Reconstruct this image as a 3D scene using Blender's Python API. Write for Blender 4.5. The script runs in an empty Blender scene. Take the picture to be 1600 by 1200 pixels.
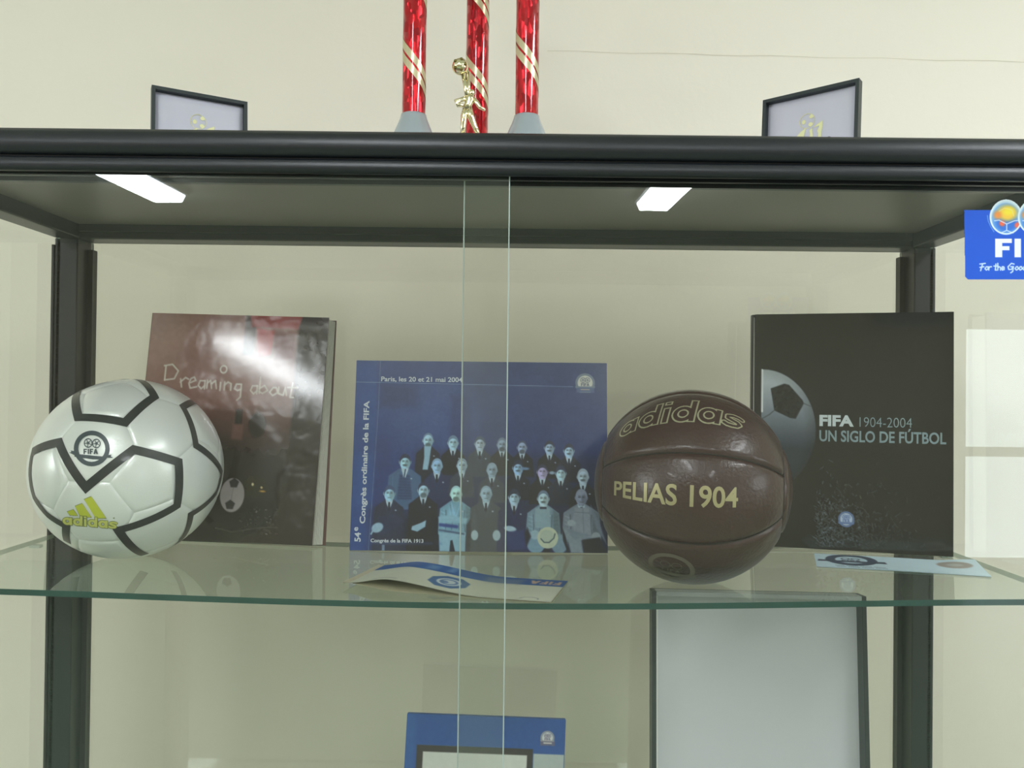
import bpy, bmesh, math, random
import numpy as np
from mathutils import Vector, Matrix

random.seed(4)
rng = np.random.RandomState(7)
S = bpy.context.scene
COL = S.collection
R = math.radians

# ------------------------------------------------------------------ camera
EYE = 1.45                      # camera height above the floor
F = 1250.0                      # focal length in pixels of the 1600 x 1200 frame
cd = bpy.data.cameras.new('camera')
cd.sensor_width = 36.0
cd.lens = 36.0 * F / 1600.0
cd.clip_start = 0.02
cam = bpy.data.objects.new('camera', cd)
COL.objects.link(cam)
cam.matrix_world = Matrix.Translation((0, 0, EYE)) @ Matrix.Rotation(R(90.55), 4, 'X') @ Matrix.Rotation(R(0.64), 4, 'Z')
S.camera = cam
CM = np.array(cam.matrix_world)[:3, :3]

# ------------------------------------------------------------------ view, world
S.view_settings.view_transform = 'Standard'
S.view_settings.look = 'None'
S.view_settings.gamma = 1.0
S.view_settings.exposure = 0.14
S.view_settings.use_curve_mapping = False
try:
    S.cycles.transparent_max_bounces = 40
    S.cycles.max_bounces = 8
    S.cycles.use_denoising = True
except Exception:
    pass
LAMP = 30.0                     # radiance of the fluorescent diffusers
DAY = 2.4                       # daylight at the glazed door
WIN_FILL = 6.0                       # fill light at the added side windows
w = bpy.data.worlds.new('world'); S.world = w
w.use_nodes = True
w.node_tree.nodes['Background'].inputs[0].default_value = (0.80, 0.90, 1.0, 1)
w.node_tree.nodes['Background'].inputs[1].default_value = 1.0
# daylight that comes in at the glazed door behind the photographer
ld = bpy.data.lights.new('door_daylight', 'AREA')
ld.shape = 'RECTANGLE'; ld.size = 1.34; ld.size_y = 2.0
ld.energy = DAY * math.pi * 1.34 * 2.0
ld.color = (0.88, 0.95, 1.0)
lo = bpy.data.objects.new('door_daylight', ld); COL.objects.link(lo)
lo.matrix_world = Matrix.Translation((4.42, -5.16, 1.05)) @ Matrix.Rotation(R(90), 4, 'X')


# fill light at side-wall windows added to brighten the cabinet and wall
for nm, x, rz in (('left_added_window_fill', -4.27, -90), ('right_added_window_fill', 5.27, 90)):
    l2 = bpy.data.lights.new(nm, 'AREA'); l2.shape = 'RECTANGLE'; l2.size = 1.9; l2.size_y = 1.0
    l2.energy = WIN_FILL * (1.5 if x < 0 else 1.0) * math.pi * 1.9 * 1.0; l2.color = (0.92, 0.96, 1.0)
    o2 = bpy.data.objects.new(nm, l2); COL.objects.link(o2)
    o2.matrix_world = Matrix.Translation((x, -1.1, 1.85)) @ Matrix.Rotation(R(rz), 4, 'Z') @ Matrix.Rotation(R(90), 4, 'X')


# ------------------------------------------------------------------ helpers
def lin(r, g=None, b=None):
    if g is None:
        r, g, b = r
    f = lambda v: (v / 255.0) / 12.92 if v / 255.0 <= 0.04045 else ((v / 255.0 + 0.055) / 1.055) ** 2.4
    return (f(r), f(g), f(b), 1.0)


def lin_np(a):
    a = np.clip(a / 255.0, 0, 1)
    return np.where(a <= 0.04045, a / 12.92, ((a + 0.055) / 1.055) ** 2.4)


MATS = {}


def mat(name, col=(128, 128, 128), rough=0.5, metal=0.0, coat=0.0, bump=0.0, bscale=40.0, var=0.0, vscale=6.0, emit=None, spec=0.5, detail=3.0):
    if name in MATS:
        return MATS[name]
    m = bpy.data.materials.new(name); m.use_nodes = True
    nt = m.node_tree; p = nt.nodes['Principled BSDF']
    p.inputs['Base Color'].default_value = lin(col)
    p.inputs['Roughness'].default_value = rough
    p.inputs['Metallic'].default_value = metal
    p.inputs['Coat Weight'].default_value = coat
    p.inputs['Coat Roughness'].default_value = 0.08
    p.inputs['Specular IOR Level'].default_value = spec
    tc = nt.nodes.new('ShaderNodeTexCoord')
    if var > 0:
        n = nt.nodes.new('ShaderNodeTexNoise'); n.inputs['Scale'].default_value = vscale; n.inputs['Detail'].default_value = 4
        nt.links.new(tc.outputs['Object'], n.inputs['Vector'])
        mx = nt.nodes.new('ShaderNodeMix'); mx.data_type = 'RGBA'
        c = lin(col)
        mx.inputs[6].default_value = (c[0] * (1 - var), c[1] * (1 - var), c[2] * (1 - var), 1)
        mx.inputs[7].default_value = (min(1, c[0] * (1 + var)), min(1, c[1] * (1 + var)), min(1, c[2] * (1 + var)), 1)
        nt.links.new(n.outputs[0], mx.inputs[0]); nt.links.new(mx.outputs[2], p.inputs['Base Color'])
    if bump > 0:
        n = nt.nodes.new('ShaderNodeTexNoise'); n.inputs['Scale'].default_value = bscale; n.inputs['Detail'].default_value = detail
        nt.links.new(tc.outputs['Object'], n.inputs['Vector'])
        b = nt.nodes.new('ShaderNodeBump'); b.inputs['Strength'].default_value = bump; b.inputs['Distance'].default_value = 0.01
        nt.links.new(n.outputs[0], b.inputs['Height']); nt.links.new(b.outputs[0], p.inputs['Normal'])
    if emit:
        p.inputs['Emission Color'].default_value = (emit[0], emit[1], emit[2], 1)
        p.inputs['Emission Strength'].default_value = emit[3]
    MATS[name] = m
    return m


def print_mat(name, rough=0.35, coat=0.0, bump=0.0, bscale=10.0, spec=0.5, metal=0.0):
    """ink on a sheet: the colour comes from the print's own colour attribute"""
    if name in MATS:
        return MATS[name]
    m = mat(name, (128, 128, 128), rough, metal, coat, bump, bscale, spec=spec)
    nt = m.node_tree
    a = nt.nodes.new('ShaderNodeAttribute'); a.attribute_name = 'ink'
    nt.links.new(a.outputs['Color'], nt.nodes['Principled BSDF'].inputs['Base Color'])
    return m


def glass_mat(name, tint, haze=0.0, hazecol=(200, 210, 205), rough=0.0, f0=0.08):
    """clear sheet glass: see-through, mirror-like by angle, a trace of dust"""
    m = bpy.data.materials.new(name); m.use_nodes = True
    nt = m.node_tree; nt.nodes.clear()
    out = nt.nodes.new('ShaderNodeOutputMaterial')
    tr = nt.nodes.new('ShaderNodeBsdfTransparent'); tr.inputs[0].default_value = (*tint, 1)
    gl = nt.nodes.new('ShaderNodeBsdfGlossy'); gl.inputs['Roughness'].default_value = rough
    gl.inputs['Color'].default_value = (0.95, 1.0, 0.98, 1)
    geo = nt.nodes.new('ShaderNodeNewGeometry')
    dot = nt.nodes.new('ShaderNodeVectorMath'); dot.operation = 'DOT_PRODUCT'
    nt.links.new(geo.outputs['Incoming'], dot.inputs[0]); nt.links.new(geo.outputs['Normal'], dot.inputs[1])
    ab = nt.nodes.new('ShaderNodeMath'); ab.operation = 'ABSOLUTE'; nt.links.new(dot.outputs['Value'], ab.inputs[0])
    om = nt.nodes.new('ShaderNodeMath'); om.operation = 'SUBTRACT'; om.inputs[0].default_value = 1.0
    nt.links.new(ab.outputs[0], om.inputs[1])
    pw = nt.nodes.new('ShaderNodeMath'); pw.operation = 'POWER'; pw.inputs[1].default_value = 5.0
    nt.links.new(om.outputs[0], pw.inputs[0])
    ma = nt.nodes.new('ShaderNodeMath'); ma.operation = 'MULTIPLY_ADD'
    ma.inputs[1].default_value = 1 - f0; ma.inputs[2].default_value = f0
    nt.links.new(pw.outputs[0], ma.inputs[0])
    mx = nt.nodes.new('ShaderNodeMixShader')
    nt.links.new(ma.outputs[0], mx.inputs[0]); nt.links.new(tr.outputs[0], mx.inputs[1]); nt.links.new(gl.outputs[0], mx.inputs[2])
    last = mx
    if haze > 0:
        df = nt.nodes.new('ShaderNodeBsdfDiffuse'); df.inputs[0].default_value = lin(hazecol)
        m2 = nt.nodes.new('ShaderNodeMixShader')
        m2.inputs[0].default_value = haze; nt.links.new(mx.outputs[0], m2.inputs[1]); nt.links.new(df.outputs[0], m2.inputs[2])
        last = m2
    nt.links.new(last.outputs[0], out.inputs['Surface'])
    MATS[name] = m
    return m


class MB:
    """collects shapes into one mesh"""
    def __init__(s):
        s.v = []; s.f = []; s.mi = []

    def add(s, vs, fs, mi=0):
        o = len(s.v)
        s.v += [tuple(map(float, p)) for p in vs]
        s.f += [tuple(i + o for i in f) for f in fs]
        s.mi += [mi] * len(fs)
        return s

    def box(s, x0, x1, y0, y1, z0, z1, bev=0.0, mi=0):
        if bev <= 0:
            vs = [(x, y, z) for x in (x0, x1) for y in (y0, y1) for z in (z0, z1)]
            fs = [(0, 1, 3, 2), (4, 6, 7, 5), (0, 4, 5, 1), (2, 3, 7, 6), (0, 2, 6, 4), (1, 5, 7, 3)]
            return s.add(vs, fs, mi)
        bm = bmesh.new()
        bmesh.ops.create_cube(bm, size=1.0)
        for v in bm.verts:
            v.co = Vector((x0 + (v.co.x + .5) * (x1 - x0), y0 + (v.co.y + .5) * (y1 - y0), z0 + (v.co.z + .5) * (z1 - z0)))
        bmesh.ops.bevel(bm, geom=bm.edges[:], offset=bev, segments=2, profile=0.5, affect='EDGES')
        bm.verts.ensure_lookup_table()
        s.add([v.co[:] for v in bm.verts], [[v.index for v in f.verts] for f in bm.faces], mi)
        bm.free()
        return s

    def prism(s, pts, y0, y1, mi=0):
        """outline in x,z pushed from y0 to y1"""
        n = len(pts)
        vs = [(x, y0, z) for x, z in pts] + [(x, y1, z) for x, z in pts]
        fs = [tuple(range(n)), tuple(range(2 * n - 1, n - 1, -1))] + [(i, i + n, (i + 1) % n + n, (i + 1) % n) for i in range(n)]
        return s.add(vs, fs, mi)

    def extrude_x(s, pts, x0, x1, mi=0):
        """outline in y,z pushed along x"""
        n = len(pts)
        vs = [(x0, y, z) for y, z in pts] + [(x1, y, z) for y, z in pts]
        fs = [tuple(range(n - 1, -1, -1)), tuple(range(n, 2 * n))] + [(i, (i + 1) % n, (i + 1) % n + n, i + n) for i in range(n)]
        return s.add(vs, fs, mi)

    def lathe(s, prof, n=32, c=(0, 0), mi=0):
        """prof: list of (radius, z)"""
        vs = []; fs = []
        for r, z in prof:
            for k in range(n):
                a = 2 * math.pi * k / n
                vs.append((c[0] + r * math.cos(a), c[1] + r * math.sin(a), z))
        for i in range(len(prof) - 1):
            for k in range(n):
                fs.append((i * n + k, i * n + (k + 1) % n, (i + 1) * n + (k + 1) % n, (i + 1) * n + k))
        fs.append(tuple(range(n - 1, -1, -1)))
        fs.append(tuple((len(prof) - 1) * n + k for k in range(n)))
        return s.add(vs, fs, mi)

    def tube(s, pts, rad, n=10, mi=0):
        pts = [Vector(p) for p in pts]
        if not hasattr(rad, '__len__'):
            rad = [rad] * len(pts)
        vs = []; fs = []
        for i, p in enumerate(pts):
            d = (pts[min(i + 1, len(pts) - 1)] - pts[max(i - 1, 0)]).normalized()
            a = d.cross(Vector((0, 1, 0)) if abs(d.y) < .9 else Vector((1, 0, 0))).normalized()
            b = d.cross(a)
            for k in range(n):
                t = 2 * math.pi * k / n
                vs.append(p + (a * math.cos(t) + b * math.sin(t)) * rad[i])
        for i in range(len(pts) - 1):
            for k in range(n):
                fs.append((i * n + k, i * n + (k + 1) % n, (i + 1) * n + (k + 1) % n, (i + 1) * n + k))
        fs.append(tuple(range(n - 1, -1, -1))); fs.append(tuple((len(pts) - 1) * n + k for k in range(n)))
        return s.add(vs, fs, mi)

    def ball(s, c, r, n=16, sc=(1, 1, 1), mi=0):
        prof = []
        vs = []; fs = []
        m = n // 2
        for i in range(m + 1):
            t = math.pi * i / m
            for k in range(n):
                a = 2 * math.pi * k / n
                vs.append((c[0] + r * sc[0] * math.sin(t) * math.cos(a), c[1] + r * sc[1] * math.sin(t) * math.sin(a), c[2] + r * sc[2] * math.cos(t)))
        for i in range(m):
            for k in range(n):
                fs.append((i * n + k, (i + 1) * n + k, (i + 1) * n + (k + 1) % n, i * n + (k + 1) % n))
        return s.add(vs, fs, mi)

    def build(s, name, mats, parent=None, smooth=False, loc=None):
        me = bpy.data.meshes.new(name)
        me.from_pydata(s.v, [], s.f)
        if not isinstance(mats, (list, tuple)):
            mats = [mats]
        for m in mats:
            me.materials.append(m)
        if len(mats) > 1:
            me.polygons.foreach_set('material_index', s.mi)
        if smooth:
            me.polygons.foreach_set('use_smooth', [True] * len(me.polygons))
        return link(name, me, parent, loc)


def link(name, me, parent=None, loc=None):
    me.update()
    bm = bmesh.new(); bm.from_mesh(me)
    bmesh.ops.remove_doubles(bm, verts=bm.verts[:], dist=1e-7)
    bmesh.ops.recalc_face_normals(bm, faces=bm.faces[:])
    bm.to_mesh(me); bm.free()
    o = bpy.data.objects.new(name, me)
    COL.objects.link(o)
    if parent:
        o.parent = parent
    if loc:
        o.location = loc
    return o


def soften(o, ang=40):
    me = o.data
    me.polygons.foreach_set('use_smooth', [True] * len(me.polygons))
    try:
        me.set_sharp_from_angle(angle=R(ang))
    except Exception:
        pass
    return o


def tag(o, label=None, cat=None, group=None, kind=None):
    if label: o['label'] = label
    if cat: o['category'] = cat
    if group: o['group'] = group
    if kind: o['kind'] = kind
    return o


def thing(name, label, cat, loc, rot=(0, 0, 0), group=None):
    o = bpy.data.objects.new(name, None)
    o.empty_display_size = 0.05
    COL.objects.link(o)
    o.location = loc; o.rotation_euler = rot
    return tag(o, label, cat, group)


def struct(o):
    o['kind'] = 'structure'
    return o


# ---------------------------------------------- a small painter for printed matter
class Canvas:
    """ink on a fine grid: colours in sRGB 0..255, x to the right, y downwards"""
    def __init__(s, x0, x1, y0, y1, nx, ny, bg=None):
        s.xs = np.linspace(x0, x1, nx); s.ys = np.linspace(y0, y1, ny)
        s.X, s.Y = np.meshgrid(s.xs, s.ys)
        s.C = np.zeros((ny, nx, 3)); s.A = np.zeros((ny, nx))
        s.px = max((x1 - x0) / (nx - 1), (y1 - y0) / (ny - 1))
        if bg is not None:
            s.C[:] = bg; s.A[:] = 1

    def win(s, x0, x1, y0, y1, m):
        i0 = np.searchsorted(s.xs, x0 - m); i1 = np.searchsorted(s.xs, x1 + m)
        j0 = np.searchsorted(s.ys, y0 - m); j1 = np.searchsorted(s.ys, y1 + m)
        return slice(j0, j1), slice(i0, i1)

    def put(s, w, d, col, soft, a):
        soft = max(soft, s.px * 0.7)
        m = np.clip(0.5 - d / (2 * soft), 0, 1)
        m = m * m * (3 - 2 * m) * a
        s.C[w] = s.C[w] * (1 - m[..., None]) + np.array(col, float) * m[..., None]
        s.A[w] = np.maximum(s.A[w], m)

    def ell(s, cx, cy, rx, ry, col, soft=1.0, a=1.0, ring=None, rot=0.0):
        r = max(rx, ry)
        w = s.win(cx - r, cx + r, cy - r, cy + r, soft * 2 + (ring or 0))
        x = s.X[w] - cx; y = s.Y[w] - cy
        if rot:
            c, sn = math.cos(rot), math.sin(rot)
            x, y = x * c + y * sn, -x * sn + y * c
        q = np.sqrt((x / rx) ** 2 + (y / ry) ** 2) + 1e-9
        d = (q - 1) * min(rx, ry)
        if ring:
            d = np.abs(d) - ring / 2
        s.put(w, d, col, soft, a)
        return s

    def poly(s, pts, col, soft=1.0, a=1.0):
        P = np.array(pts, float)
        w = s.win(P[:, 0].min(), P[:, 0].max(), P[:, 1].min(), P[:, 1].max(), soft * 2)
        x = s.X[w]; y = s.Y[w]
        if x.size == 0:
            return s
        d = np.full(x.shape, 1e18); ins = np.zeros(x.shape, bool)
        for i in range(len(P)):
            ax, ay = P[i]; bx, by = P[(i + 1) % len(P)]
            ex, ey = bx - ax, by - ay
            t = np.clip(((x - ax) * ex + (y - ay) * ey) / (ex * ex + ey * ey + 1e-12), 0, 1)
            d = np.minimum(d, (x - ax - ex * t) ** 2 + (y - ay - ey * t) ** 2)
            cr = ((ay > y) != (by > y)) & (x < ex * (y - ay) / (ey if abs(ey) > 1e-12 else 1e-12) + ax)
            ins ^= cr
        d = np.sqrt(d); d[ins] *= -1
        s.put(w, d, col, soft, a)
        return s

    def line(s, pts, wd, col, soft=0.5, a=1.0):
        P = np.array(pts, float)
        w = s.win(P[:, 0].min(), P[:, 0].max(), P[:, 1].min(), P[:, 1].max(), soft * 2 + wd)
        x = s.X[w]; y = s.Y[w]
        if x.size == 0:
            return s
        d = np.full(x.shape, 1e18)
        for i in range(len(P) - 1):
            ax, ay = P[i]; bx, by = P[i + 1]
            ex, ey = bx - ax, by - ay
            t = np.clip(((x - ax) * ex + (y - ay) * ey) / (ex * ex + ey * ey + 1e-12), 0, 1)
            d = np.minimum(d, (x - ax - ex * t) ** 2 + (y - ay - ey * t) ** 2)
        s.put(w, np.sqrt(d) - wd / 2, col, soft, a)
        return s

    def rect(s, x0, x1, y0, y1, col, soft=0.5, a=1.0):
        return s.poly([(x0, y0), (x1, y0), (x1, y1), (x0, y1)], col, soft, a)

    def noise(s, amp, cell):
        ny, nx = s.A.shape
        gy, gx = max(3, int(ny / cell)), max(3, int(nx / cell))
        g = rng.rand(gy + 1, gx + 1)
        yi = np.linspace(0, gy - 1e-6, ny); xi = np.linspace(0, gx - 1e-6, nx)
        y0 = yi.astype(int); x0 = xi.astype(int); fy = (yi - y0)[:, None]; fx = (xi - x0)[None]
        n = (g[y0][:, x0] * (1 - fy) * (1 - fx) + g[y0 + 1][:, x0] * fy * (1 - fx) + g[y0][:, x0 + 1] * (1 - fy) * fx + g[y0 + 1][:, x0 + 1] * fy * fx)
        s.C = np.clip(s.C + (n[..., None] - .5) * 2 * amp, 0, 255)
        return s

    def fifa(s, x, y, wd, ht, col, soft=0.5, a=1.0, wt=0.34, up=1):
        """block capitals F I F A in the box x..x+wd, y..y+ht (up=-1: turned by half a turn)"""
        def q(pts, ox, lw):
            P = []
            for u, v in pts:
                xx = ox + u * lw; yy = v
                if up < 0:
                    xx = 1 - xx; yy = 1 - yy
                P.append((x + xx * wd, y + yy * ht))
            s.poly(P, col, soft, a)
        t = wt
        Fp = [(0, 0), (1, 0), (1, .23), (t * 1.25, .23), (t * 1.25, .40), (.86, .40), (.86, .62), (t * 1.25, .62), (t * 1.25, 1), (0, 1)]
        q(Fp, 0.0, .245); q([(0, 0), (1, 0), (1, 1), (0, 1)], .285, .095); q(Fp, .43, .235)
        q([(.32, 0), (.68, 0), (1, 1), (.66, 1), (.60, .80), (.40, .80), (.34, 1), (0, 1)], .68, .32)
        if a > 0.99:
            pass
        return s

    def emblem(s, cx, cy, r, ring, dome, ink, soft=0.6, ribbon=None, dome_a=1.0, tail=True):
        """round badge: ring, two footballs, the four letters and a ribbon"""
        s.ell(cx, cy, r * .90, r * .90, ring, soft, ring=r * .2)
        if dome is not None:
            s.ell(cx, cy, r * .78, r * .78, dome, soft, dome_a)
        for dx in (-.22, .24):
            s.ell(cx + dx * r, cy - .30 * r, r * .25, r * .25, ink, soft, .9, ring=r * .06)
            s.ell(cx + dx * r, cy - .30 * r, r * .09, r * .09, ink, soft, .8)
            for k in range(5):
                t = k * 2 * math.pi / 5 + .4
                s.line([(cx + dx * r + .09 * r * math.cos(t), cy - .30 * r + .09 * r * math.sin(t)), (cx + dx * r + .25 * r * math.cos(t), cy - .30 * r + .25 * r * math.sin(t))], r * .05, ink, soft, .8)
        s.fifa(cx - .42 * r, cy + .02 * r, .84 * r, .30 * r, ink, soft)
        rb = ribbon or ring
        s.poly([(cx - 1.05 * r, cy + .36 * r), (cx + 1.05 * r, cy + .36 * r), (cx + .9 * r, cy + .62 * r), (cx - .9 * r, cy + .62 * r)], rb, soft)
        if tail:
            s.poly([(cx - .95 * r, cy + .22 * r), (cx - 1.34 * r, cy + .16 * r), (cx - 1.2 * r, cy + .30 * r), (cx - 1.36 * r, cy + .42 * r), (cx - .95 * r, cy + .46 * r)], rb, soft)
            s.poly([(cx + .95 * r, cy + .22 * r), (cx + 1.34 * r, cy + .16 * r), (cx + 1.2 * r, cy + .30 * r), (cx + 1.36 * r, cy + .42 * r), (cx + .95 * r, cy + .46 * r)], rb, soft)
        return s

    def build(s, name, fn, material, parent=None, thr=0.45, smooth=True):
        """fn(X, Y) -> (n, 3) points"""
        ny, nx = s.A.shape
        P = fn(s.X.ravel(), s.Y.ravel())
        keep = s.A > thr
        q = keep[:-1, :-1] & keep[1:, :-1] & keep[:-1, 1:] & keep[1:, 1:]
        j, i = np.nonzero(q)
        a = j * nx + i
        faces = np.stack([a, a + 1, a + nx + 1, a + nx], 1)
        used = np.unique(faces)
        re = np.full(nx * ny, -1); re[used] = np.arange(len(used))
        faces = re[faces]
        me = bpy.data.meshes.new(name)
        me.vertices.add(len(used)); me.vertices.foreach_set('co', P[used].astype(np.float32).ravel())
        n = len(faces)
        me.loops.add(n * 4); me.polygons.add(n)
        me.loops.foreach_set('vertex_index', faces.astype(np.int32).ravel())
        me.polygons.foreach_set('loop_start', np.arange(0, n * 4, 4, dtype=np.int32))
        me.polygons.foreach_set('loop_total', np.full(n, 4, np.int32))
        if smooth:
            me.polygons.foreach_set('use_smooth', np.ones(n, bool))
        ca = me.color_attributes.new('ink', 'FLOAT_COLOR', 'POINT')
        c = np.ones((len(used), 4)); c[:, :3] = lin_np(s.C.reshape(-1, 3)[used])
        ca.data.foreach_set('color', c.astype(np.float32).ravel())
        me.materials.append(material)
        me.update(calc_edges=True)
        o = bpy.data.objects.new(name, me); COL.objects.link(o)
        if parent:
            o.parent = parent
        return o


def text_geo(body, bold=0.0, shear=0.0, space=1.0):
    c = bpy.data.curves.new('lettering', 'FONT')
    c.body = body; c.offset = bold; c.shear = shear; c.space_character = space
    c.resolution_u = 4
    o = bpy.data.objects.new('lettering', c); COL.objects.link(o)
    dg = bpy.context.evaluated_depsgraph_get(); dg.update()
    me = bpy.data.meshes.new_from_object(o.evaluated_get(dg))
    v = np.array([p.co[:] for p in me.vertices]); f = [tuple(p.vertices) for p in me.polygons]
    bpy.data.objects.remove(o); bpy.data.curves.remove(c); bpy.data.meshes.remove(me)
    return v, f


def lettering(body, fn, x0, x1, ybase, cap, material, parent, bold=0.0, shear=0.0, space=1.0, name='lettering', fine=0):
    """text fitted between x0 and x1 with its base line at ybase and capitals 'cap' tall; fn maps (x, y) to 3-D"""
    v, f = text_geo(body, bold, shear, space)
    sx = (x1 - x0) / (v[:, 0].max() - v[:, 0].min())
    sy = cap / 0.73
    x = x0 + (v[:, 0] - v[:, 0].min()) * sx
    y = ybase + v[:, 1] * sy
    if fine:
        bm = bmesh.new()
        vv = [bm.verts.new((a, b, 0)) for a, b in zip(x, y)]
        for q in f:
            try: bm.faces.new([vv[i] for i in q])
            except ValueError: pass
        bmesh.ops.triangulate(bm, faces=bm.faces[:])
        for _ in range(4):
            lg = [e for e in bm.edges if e.calc_length() > fine]
            if not lg: break
            bmesh.ops.subdivide_edges(bm, edges=lg, cuts=1)
            bmesh.ops.triangulate(bm, faces=bm.faces[:])
        bm.verts.ensure_lookup_table(); bm.verts.index_update()
        x = np.array([q.co.x for q in bm.verts]); y = np.array([q.co.y for q in bm.verts])
        f = [tuple(q.index for q in p.verts) for p in bm.faces]
        bm.free()
    P = fn(x, y)
    me = bpy.data.meshes.new(name); me.from_pydata([tuple(p) for p in P], [], f)
    me.materials.append(material); me.update()
    o = bpy.data.objects.new(name, me); COL.objects.link(o); o.parent = parent
    return o


def ray(px, py):
    """directions through pixels of the 1600 x 1200 frame"""
    d = np.stack([(np.asarray(px, float) - 800) / F, (600 - np.asarray(py, float)) / F, -np.ones_like(np.asarray(px, float))], -1) @ CM.T
    return d


def wp(x, y, h):
    return (x, y, EYE + h)


# ------------------------------------------------------------------ materials
M_wall = mat('cream_wall_paint', (243, 236, 222), 0.75, var=0.03, vscale=0.9, bump=0.06, bscale=60)
M_ceil = mat('white_ceiling_paint', (238, 238, 230), 0.85)
M_floor = mat('green_floor_tile', (136, 152, 130), 0.35, var=0.06, vscale=2)
M_grout = mat('grey_floor_joint', (120, 125, 112), 0.8)
M_black = mat('black_anodised_aluminium', (20, 24, 29), 0.36, var=0.08, vscale=14, spec=0.6, bump=0.02, bscale=300)
M_panel = mat('dark_laminate_board', (124, 118, 108), 0.42, var=0.18, vscale=5)
M_dark = mat('dark_joint', (10, 10, 11), 0.7)
M_bead = mat('black_rubber_bead', (46, 42, 44), 0.5)
G_front = glass_mat('clear_sliding_glass', (0.955, 0.957, 0.938), haze=0.006)
G_back = glass_mat('clear_back_glass', (0.80, 0.805, 0.755), haze=0.01)
G_side = glass_mat('clear_side_glass', (0.93, 0.94, 0.91), haze=0.01)
G_shelf = glass_mat('green_tinted_shelf_glass', (0.87, 0.905, 0.86), haze=0.09, hazecol=(178, 184, 170), f0=0.05)
M_edge = mat('ground_glass_edge', (168, 182, 176), 0.3)
M_shelfedge = mat('dark_green_glass_edge', (44, 78, 72), 0.18, var=0.25, vscale=25)
M_white = mat('white_enamel', (232, 232, 228), 0.4)
M_tube = mat('fluorescent_tube', (255, 255, 255), 0.4, emit=(0.895, 0.938, 1.0, LAMP))

# ------------------------------------------------------------------ the room
YB = 1.52                       # wall behind the cabinet
struct(MB().box(-4.2, 5.2, -5.2, YB + .1, -.1, 0).build('floor', M_floor))
struct(MB().box(-4.2, 5.2, -5.2, YB + .1, 2.65, 2.75).build('ceiling', M_ceil))
wall = struct(MB().box(-4.2, 5.2, YB, YB + .1, 0, 2.65).build('wall_back', M_wall))
# a hairline plaster seam across the wall, above the cabinet
sm = MB()
for k in range(30):
    t0, t1 = k / 30, (k + 1) / 30
    z0 = EYE + .650 - .019 * t0 + .0012 * math.sin(k * 1.7); z1 = EYE + .650 - .019 * t1 + .0012 * math.sin((k + 1) * 1.7)
    x0, x1 = .06 + 1.6 * t0, .06 + 1.6 * t1
    sm.add([(x0, YB - .0006, z0), (x1, YB - .0006, z1), (x1, YB - .0006, z1 + .0011), (x0, YB - .0006, z0 + .0011)], [(0, 1, 2, 3)])
sm.build('plaster_seam', mat('plaster_seam_grey', (222, 215, 196), 0.9), wall)
M_frame = mat('grey_window_frame', (150, 152, 150), 0.5)
for nm, wn, x0, x1 in (('wall_left', 'added_window_1', -4.3, -4.2), ('wall_right', 'added_window_2', 5.2, 5.3)):  # side walls with unseen windows added to carry the fill light
    sw = MB()
    sw.box(x0, x1, -5.2, -2.1, 0, 2.65).box(x0, x1, -.1, YB + .1, 0, 2.65).box(x0, x1, -2.1, -.1, 0, 1.3).box(x0, x1, -2.1, -.1, 2.4, 2.65)
    struct(sw.build(nm, M_wall))
    wf = MB()
    a, b = (x0 + .05, x0 + .09) if x0 < 0 else (x0 + .01, x0 + .05)
    for y0 in (-2.1, -1.125, -.15):
        wf.box(a, b, y0, y0 + .05, 1.3, 2.4)
    for z0 in (1.3, 2.35):
        wf.box(a, b, -2.1, -.1, z0, z0 + .05)
    struct(wf.build(wn, M_frame))
wb = MB()
wb.box(-4.2, 3.75, -5.2, -5.1, 0, 2.65); wb.box(5.1, 5.2, -5.2, -5.1, 0, 2.65); wb.box(3.75, 5.1, -5.2, -5.1, 2.1, 2.65)
struct(wb.build('wall_front', mat('ochre_wall_paint', (186, 177, 158), 0.75)))
dr = MB()
for a, b in ((3.75, 3.81), (4.40, 4.45), (5.04, 5.1)):
    dr.box(a, b, -5.15, -5.11, 0, 2.1)
for a, b in ((0, .1), (.95, 1.03), (2.02, 2.1)):
    dr.box(3.81, 5.04, -5.145, -5.115, a, b)
struct(dr.build('door_1', M_frame))


def ceiling_lamp(cx, cy, ang, label):
    t = thing('ceiling_lamp', label, 'ceiling lamp', (cx, cy, 2.65), (0, 0, ang), 'fluorescent lamps of the room')
    MB().box(-.125, .125, -.64, .64, -.03, 0, .004).build('housing', M_white, t)
    MB().prism([(-.105, -.03), (.105, -.03), (.085, -.072), (-.085, -.072)], -.62, .62).build('diffuser', M_tube, t)
    return t


ceiling_lamp(-2.14, -2.66, .06, 'fluorescent ceiling lamp mirrored at the upper left of the glass')
ceiling_lamp(.89, -2.71, -.045, 'fluorescent ceiling lamp mirrored at the upper right of the glass')
ceiling_lamp(-.45, -1.25, .05, 'fluorescent ceiling lamp just behind the photographer')
ceiling_lamp(1.55, -.10, -.05, 'fluorescent ceiling lamp above the right end of the cabinet')

# ------------------------------------------------------------------ display cabinet
XL, XR = -.655, .603            # outer faces
YF, YBK = .780, 1.185           # front and back
TOP, RB = .2533, .2125          # top and lower edge of the upper rails, from eye height
cab = thing('display_cabinet', 'black aluminium and glass display cabinet with sliding doors', 'cabinet', (0, 0, 0))
zt, zr = EYE + TOP, EYE + RB
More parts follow.
